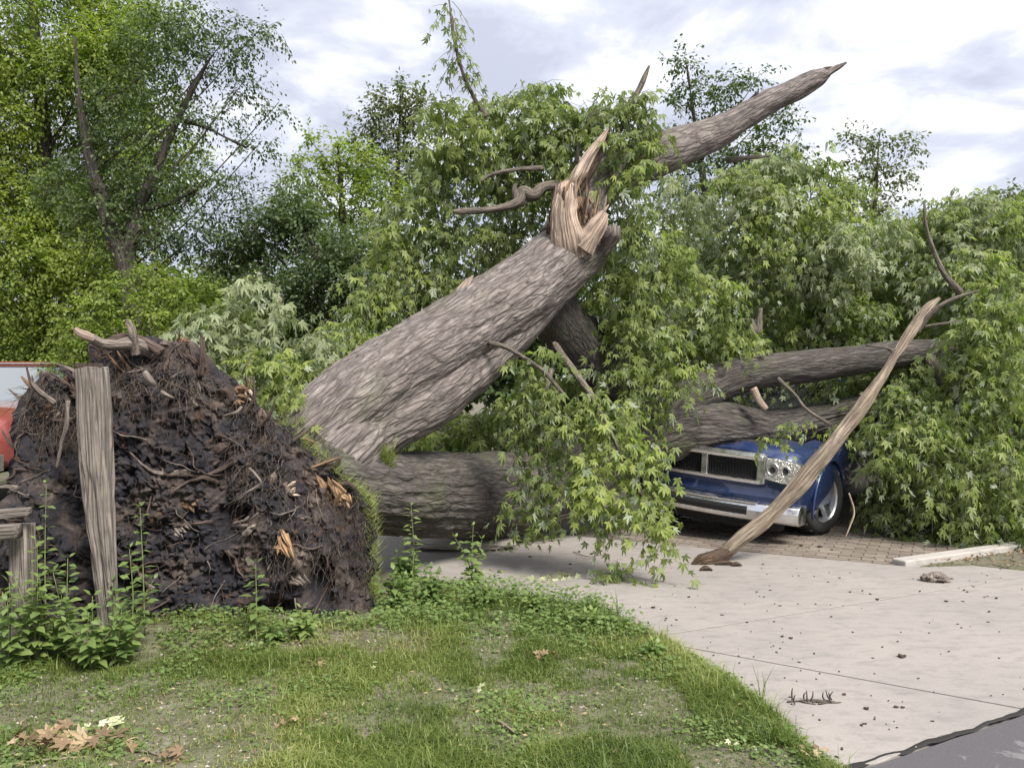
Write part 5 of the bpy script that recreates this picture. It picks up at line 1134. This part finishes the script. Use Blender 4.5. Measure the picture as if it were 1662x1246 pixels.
# stones and pebbles on the bare patches
mb = MB()
for _ in range(1400):
    x, y = inlawn(1, 3.3, 5.3); 
    if fbm(np.array([[x[0]*1.35+11, y[0]*1.35+11, 11]]), 4, 61)[0] > .5 and rng.random() < .8: continue
    s_ = rng.uniform(.003, .011); c = np.array([x[0], y[0], lawn_h(x, y)[0]+.002])
    d8 = np.array([(1, 0, 0), (-1, 0, 0), (0, 1, 0), (0, -1, 0), (0, 0, .7), (0, 0, -.7)])*s_*rng.uniform(.6, 1.3, (6, 1)); mb.add(c+d8, [(0, 2, 4), (2, 1, 4), (1, 3, 4), (3, 0, 4), (2, 0, 5), (1, 2, 5), (3, 1, 5), (0, 3, 5)])
tag(mb.build('gravel', M['stone']), 'small pale stones in the bare soil', kind='stuff')
# verge leaves and dry grass
n = 2600; cvx = [np.array(q) for q in strip]
x = rng.uniform(3.7, 9, n); y = rng.uniform(7.3, 10.5, n); lo = np.interp(x, [3.67, 4.2, 4.62, 5.4, 12], [7.5, 7.56, 7.32, 7.74, 11.07]); hi = np.interp(x, [3.67, 5.2, 12], [7.5, 8.3, 11.66]); k = (y > lo) & (y < hi); x, y = x[k], y[k]; 
x = np.tile(x, 4)+rng.normal(0, .05, len(x)*4); y = np.tile(y, 4)+rng.normal(0, .03, len(y)*4); n = len(x)
lo = np.interp(x, [3.67, 4.2, 4.62, 5.4, 12], [7.5, 7.56, 7.32, 7.74, 11.07]); hi = np.interp(x, [3.67, 5.2, 12], [7.5, 8.3, 11.66]); k = (y > lo-.02) & (y < hi); x, y = x[k], y[k]; n = len(x)
a = rng.uniform(0, 2*PI, n); V, Fs, t = leaves('oval', np.stack([x, y, .012+rng.uniform(0, .03, n)], 1), np.stack([np.cos(a), np.sin(a), rng.uniform(0, .8, n)], 1), np.array([0, -.2, 1])+rng.normal(0, .5, (n, 3)), rng.uniform(.015, .05, n), rng.uniform(0, .8, n))
tag(link('verge_litter', mk('verge_litter', V, Fs, M['dryleaf'], {'tint': t}, smooth=False)), 'brown dry grass and leaves on the verge strip', kind='stuff')

# ------------------------------------------------------------------ weeds: single plants with single leaves
LEAFV = {}
def weed(px, py, d, h, label, n=9, leaf=.05, lean=0, z0=None, tint=.5, tpl='oval', cat='weed', bush=1, name='weed_plant', mat='weed'):
    b = P(px, py, d); b[2] = lawn_h(np.array([b[0]]), np.array([b[1]]))[0] if z0 is None else z0
    root = empty(name, tuple(b)); tag(root, label, cat, None)
    key = (tpl, mat); n = int(n*1.35); bush = bush+1 if bush > 1 else bush
    if key not in LEAFV:
        T, Fc = TP[tpl]; LEAFV[key] = [mk('leaf', T, Fc, M[mat], {'tint': np.full(len(T), q)}, smooth=False) for q in (.1, .3, .5, .7, .9)]
    for s_ in range(bush):
        a = rng.uniform(0, 2*PI); k = 0 if s_ == 0 else 1; hh_ = h*(1 if s_ == 0 else rng.uniform(.55, .9))
        top_ = np.array([lean+k*math.cos(a)*h*.35, k*math.sin(a)*h*.25, hh_]); mid = top_*np.array([.35, .35, .5])+rng.normal(0, .01, 3)
        V, Q, bk = tube([(0, 0, 0), mid, top_], [.005, .004, .0015], 5, 10); mb = MB(); mb.add(V, Q, bk); mb.build('stem', M['stem'], root, smooth=True)
        for q in range(n):
            t = .12+.88*q/(n-1); c = (1-t)**2*np.zeros(3)+2*t*(1-t)*mid*1.0+t*t*top_; az = q*PI/2+rng.normal(0, .35)
            for w_ in (0, PI):
                ax = np.array([math.cos(az+w_), math.sin(az+w_), rng.uniform(-.35, .35)+(.9 if q == n-1 else 0)]); nm = np.array([0, -.25, 1])+rng.normal(0, .25, 3)
                X, Yv, Z = frames(ax[None], nm[None]); sz = leaf*1.75*rng.uniform(.75, 1.15)*(1-.45*t**3)*(.75 if t < .2 else 1); p = c+ax*.008
                o = link('leaf', LEAFV[key][int(np.clip((tint+rng.normal(0, .15))*5, 0, 4))], root)
                o.matrix_basis = Matrix([[*(X[0]*sz)[:1], (Yv[0]*sz)[0], (Z[0]*sz)[0], p[0]], [(X[0]*sz)[1], (Yv[0]*sz)[1], (Z[0]*sz)[1], p[1]], [(X[0]*sz)[2], (Yv[0]*sz)[2], (Z[0]*sz)[2], p[2]], [0, 0, 0, 1]])
    return root
weed(415, 1030, 5.15, .46, 'lone upright weed in front of the middle of the root plate', 10, .055, tint=.45)
weed(667, 930, 6.5, .66, 'tall yellow green weed standing before the lower stem', 17, .055, tint=.9, tpl='slim')
weed(768, 925, 6.6, .50, 'upright pale weed right of the tall yellow green one', 9, .055, tint=.7, bush=2)
weed(210, 1040, 4.95, .62, 'leggy weed rising against the right side of the wooden post', 12, .05, tint=.5, bush=2)
weed(110, 1050, 4.85, .60, 'bushy weed left of the wooden post', 12, .052, tint=.6, bush=4)
weed(185, 1060, 4.8, .40, 'leafy weed at the foot of the wooden post', 10, .055, tint=.45, bush=3)
weed(150, 1068, 4.72, .42, 'bushy weed hiding the lower end of the wooden post', 10, .055, tint=.55, bush=4)
weed(60, 1050, 4.8, .72, 'tallest weed climbing over the fence rails', 13, .052, tint=.7, bush=4)
weed(15, 1060, 4.7, .50, 'weed growing at the left picture edge behind the fence rail', 10, .055, tint=.55, bush=3)
weed(75, 1035, 5.15, .95, 'thin pale weed stretching up beside the root plate', 10, .045, tint=.7)
weed(235, 1035, 5.15, .80, 'thin tall weed right of the post against dark soil', 11, .045, tint=.6, lean=-.03)
weed(490, 1035, 5.15, .18, 'low wilted weed under the dark hollow of the root plate', 7, .05, tint=.8, bush=4)
weed(445, 1040, 5.1, .13, 'short weed right of the lone upright weed', 6, .045, tint=.4, bush=3)
weed(640, 1000, 5.9, .30, 'leafy weed at the right foot of the root plate', 8, .06, tint=.45, bush=5)
weed(700, 985, 6.1, .26, 'broad weed clump halfway to the driveway', 8, .06, tint=.4, bush=5)
weed(780, 1000, 6.0, .20, 'weed clump near the driveway corner', 7, .055, tint=.5, bush=5)
weed(655, 955, 6.6, .32, 'dark leafed weed beside the slab edge', 8, .06, tint=.3, bush=5)
weed(870, 1010, 5.9, .16, 'low spreading weed by the driveway edge', 6, .05, tint=.7, bush=5)
weed(960, 1040, 5.5, .12, 'low weed creeping onto the driveway edge', 6, .05, tint=.6, bush=5)
weed(1060, 1090, 4.95, .09, 'small weed patch along the near driveway edge', 5, .045, tint=.6, bush=5)
def plume(px, py, d, h, label, n=7):
    b = G(px, py); root = empty('grass_tuft', tuple(b)); tag(root, label, 'grass tuft')
    for k in range(n):
        a = rng.uniform(0, 2*PI); q = h*rng.uniform(.5, 1); V, Q, bk = tube([(0, 0, 0), (.02*math.cos(a), .02*math.sin(a), q*.5), (.22*q*math.cos(a)*rng.uniform(.3, 2), .2*q*math.sin(a), q)], [.0028, .002, .0006], 4, 8); mb = MB(); mb.add(V, Q, bk); mb.build('blade', M['stem'], root, smooth=True)
plume(1235, 1145, 4.2, .24, 'tall grass tuft on the near driveway edge')
plume(1003, 1005, 5.8, .26, 'thin grass stalks at the driveway corner', 5)
plume(975, 1000, 5.8, .16, 'short grass stalks left of the driveway corner', 5)
# sprigs lying on the driveway
def sprig(px, py, n, size, mat, label, spread, h, tint=.5, name='fallen_sprig', L=.14, k=5):
    b = G(px, py); root = empty(name, tuple(b)); tag(root, label, 'sprig'); f = Fol('maple')
    for _ in range(n):
        a = rng.uniform(0, 2*PI); f.spray(np.array([rng.normal(0, spread*.4), rng.normal(0, spread*.3), h*rng.uniform(.2, 1)]), np.array([math.cos(a), math.sin(a)*.6, .2]), L, k, .25, size, tint)
    arr = f.arrays(); arr[0][:, 2] = np.maximum(arr[0][:, 2], .025)
    leaf_objs(arr, range(len(arr[0])), 'maple', mat, root); f.twigs('twig', M['bark_twig'], root, .0025)
sprig(1008, 945, 11, .085, M['maple'], 'green leafy sprig standing on the concrete left of the leaning branch', .10, .22, .4)
sprig(905, 940, 6, .09, M['palefresh'], 'pale sprig of leaves lying on the shaded concrete', .30, .02, .4, L=.18)
sprig(815, 895, 2, .09, M['palefresh'], 'small pale sprig at the end of the flat slab', .08, .02, .5)
sprig(882, 880, 7, .09, M['maple'], 'green sprig hanging down to the concrete below the bough', .14, .30, .45)
# twiggy bundle
b = G(1318, 1140); root = empty('twig_bundle', tuple(b)); tag(root, 'bundle of small dry twigs lying on the near concrete', 'twigs')
for k in range(16):
    x0 = rng.uniform(-.13, .13); a = rng.normal(0, .5); ln = rng.uniform(.03, .09); up = rng.uniform(0, 1) < .45
    d = np.array([math.cos(a), math.sin(a), 0])*ln if not up else np.array([rng.normal(0, .3), rng.normal(0, .2), 1])*ln*.8
    s = np.array([x0, rng.normal(0, .02), .006]); V, Q, bk = tube([s, s+d*.5+rng.normal(0, .003, 3), s+d], [.0045, .004, .002], 6, 8); mb = MB(); mb.add(V, Q, bk); mb.build('twig', M['bark_twig'], root, smooth=True)
V, Q, bk = tube([(-.13, 0, .006), (0, .01, .012), (.12, -.005, .008)], [.004, .004, .003], 6, 12); mb = MB(); mb.add(V, Q, bk); mb.build('twig', M['bark_twig'], root, smooth=True)
# dry leaf piles in the grass
def pile(px, py, n, sx, sy, label, mat='dryleaf', size=.07):
    b = G(px, py, .02); root = empty('leaf_pile', tuple(b)); tag(root, label, 'dead leaves')
    p = np.stack([rng.normal(0, sx, n), rng.normal(0, sy, n), rng.uniform(.01, .05, n)], 1); a = rng.uniform(0, 2*PI, n)
    ax = np.stack([np.cos(a), np.sin(a), rng.uniform(-.3, .7, n)], 1); nm = np.array([0, -.3, 1])+rng.normal(0, .6, (n, 3)); arr = [p, ax, nm, size*rng.uniform(.5, 1.1, n), rng.uniform(.1, 1, n)]
    leaf_objs(arr, range(n), 'maple', M[mat], root)
pile(95, 1215, 70, .13, .06, 'large heap of tan dead leaves at the lower left corner', size=.09)
pile(160, 1190, 8, .05, .02, 'pale curled leaves right of the big leaf heap', 'palefresh', .08)
pile(275, 1238, 7, .05, .02, 'few tan leaves at the bottom edge of the lawn', size=.07)
pile(505, 1088, 9, .05, .02, 'orange dead leaves on the grass below the root plate', size=.06)
pile(875, 1070, 9, .07, .02, 'reddish dead leaves in the grass mid lawn', size=.06)
pile(480, 1180, 8, .07, .03, 'scattered brown leaves on the bare patch', size=.055)
pile(1325, 1232, 9, .04, .03, 'dead leaves where lawn, concrete and road meet', size=.05)
pile(780, 1131, 2, .02, .01, 'single pale leaf in the middle of the lawn', 'palefresh', .06)
pile(1185, 1220, 5, .05, .02, 'pale leaves on the dirt beside the road', 'palefresh', .045)
pile(600, 1085, 3, .03, .01, 'pale scrap of leaf left of mid lawn', 'palefresh', .05)
# sticks in the grass
for k, (a, b, r, lb, mt) in enumerate([((-20, 1246), (195, 1224), .006, 'long thin pale stick across the lower left lawn', 'pole'), ((215, 1218), (262, 1228), .007, 'short grey stick right of the long pale one', 'bark_twig'), ((808, 1168), (838, 1190), .010, 'stubby pale stick on the central lawn', 'pole'), ((560, 1185), (640, 1178), .005, 'thin stick on the bare patch', 'bark_twig')]):
    p, q_ = G(*a, .03), G(*b, .03); mb = MB(); V, Q, bk = tube([p, (p+q_)/2+rng.normal(0, .01, 3), q_], [r, r, r*.5], 7, 20, barkdisp(r*.3, 40, .3, k, r*.4)); mb.add(V, Q, bk); tag(mb.build('stick', M[mt], smooth=True), lb, 'stick')
# bits on the concrete
litter = [(1463, 1065, .030), (1457, 1040, .009), (1270, 1032, .012), (1228, 960, .014), (1344, 944, .012), (1363, 937, .011), (1238, 915, .012), (1240, 968, .010), (1380, 960, .012), (1400, 958, .012), (1424, 972, .018), (1493, 959, .014), (1535, 975, .018), (1565, 957, .016), (1570, 960, .012), (1598, 968, .010), (1617, 970, .018), (1605, 992, .012), (1349, 1000, .010), (1407, 1149, .016), (1455, 1146, .014), (1465, 1147, .012), (1212, 1009, .012), (1256, 1008, .010), (1118, 968, .014), (1081, 1003, .012), (1284, 1035, .016), (1540, 1056, .008), (1420, 1166, .008), (1330, 887, .03), (1350, 892, .02), (1300, 885, .025), (940, 895, .02), (925, 915, .015), (860, 903, .02), (810, 928, .03), (1060, 985, .02), (1370, 1126, .012), (1200, 1075, .008)]
R9 = np.random.default_rng(5); extra = []
while len(extra) < 140:
    x, y = R9.uniform(900, 1662), R9.uniform(900, 1235)
    gx_, gy_, _ = G(x, y)
    if gx_ > xedge(gy_)+.08 and gy_ > roadline(gx_)+.08: extra.append((gx_, gy_, R9.uniform(.002, .008)))
mb = MB()
for x, y, s_ in extra: mb.box((x, y, .004), (s_*R9.uniform(1, 3.5), s_, .004), Matrix.Rotation(R9.uniform(0, 3), 3, 'Z'))
tag(mb.build('crumbs', M['rot']), 'fine dark crumbs of bark strewn over the concrete', kind='stuff')
for k, (x, y, s_) in enumerate(litter):
    c = G(x, y, .006); a = rng.uniform(0, PI); mb = MB()
    th = np.linspace(0, 2*PI, 7, endpoint=False); rr_ = s_*rng.uniform(.5, 1.1, 7); V = np.stack([np.cos(th)*rr_, np.sin(th)*rr_*.7, rng.uniform(0, .5, 7)*s_], 1)
    V = np.vstack([V, V*np.array([1, 1, 0])-[0, 0, .002], [[0, 0, s_*.35]]])+c; mb.add(V, [(14, q, (q+1) % 7) for q in range(7)]+[(q, 7+q, 7+(q+1) % 7, (q+1) % 7) for q in range(7)])
    tag(mb.build('debris_scrap', M['rot']), 'small dark scrap of leaf or bark scattered on the paving', 'debris', 'dark scraps scattered over the driveway')
# curly twig on shaded concrete
mb = MB(); V, Q, bk = tube([G(930, 895, .01), G(955, 903, .02), G(975, 900, .01), G(990, 907, .01)], [.004, .004, .003, .001], 6, 24); mb.add(V, Q, bk); tag(mb.build('twig', M['bark_twig'], smooth=True), 'thin curved twig on concrete below the hanging bough', 'twig')
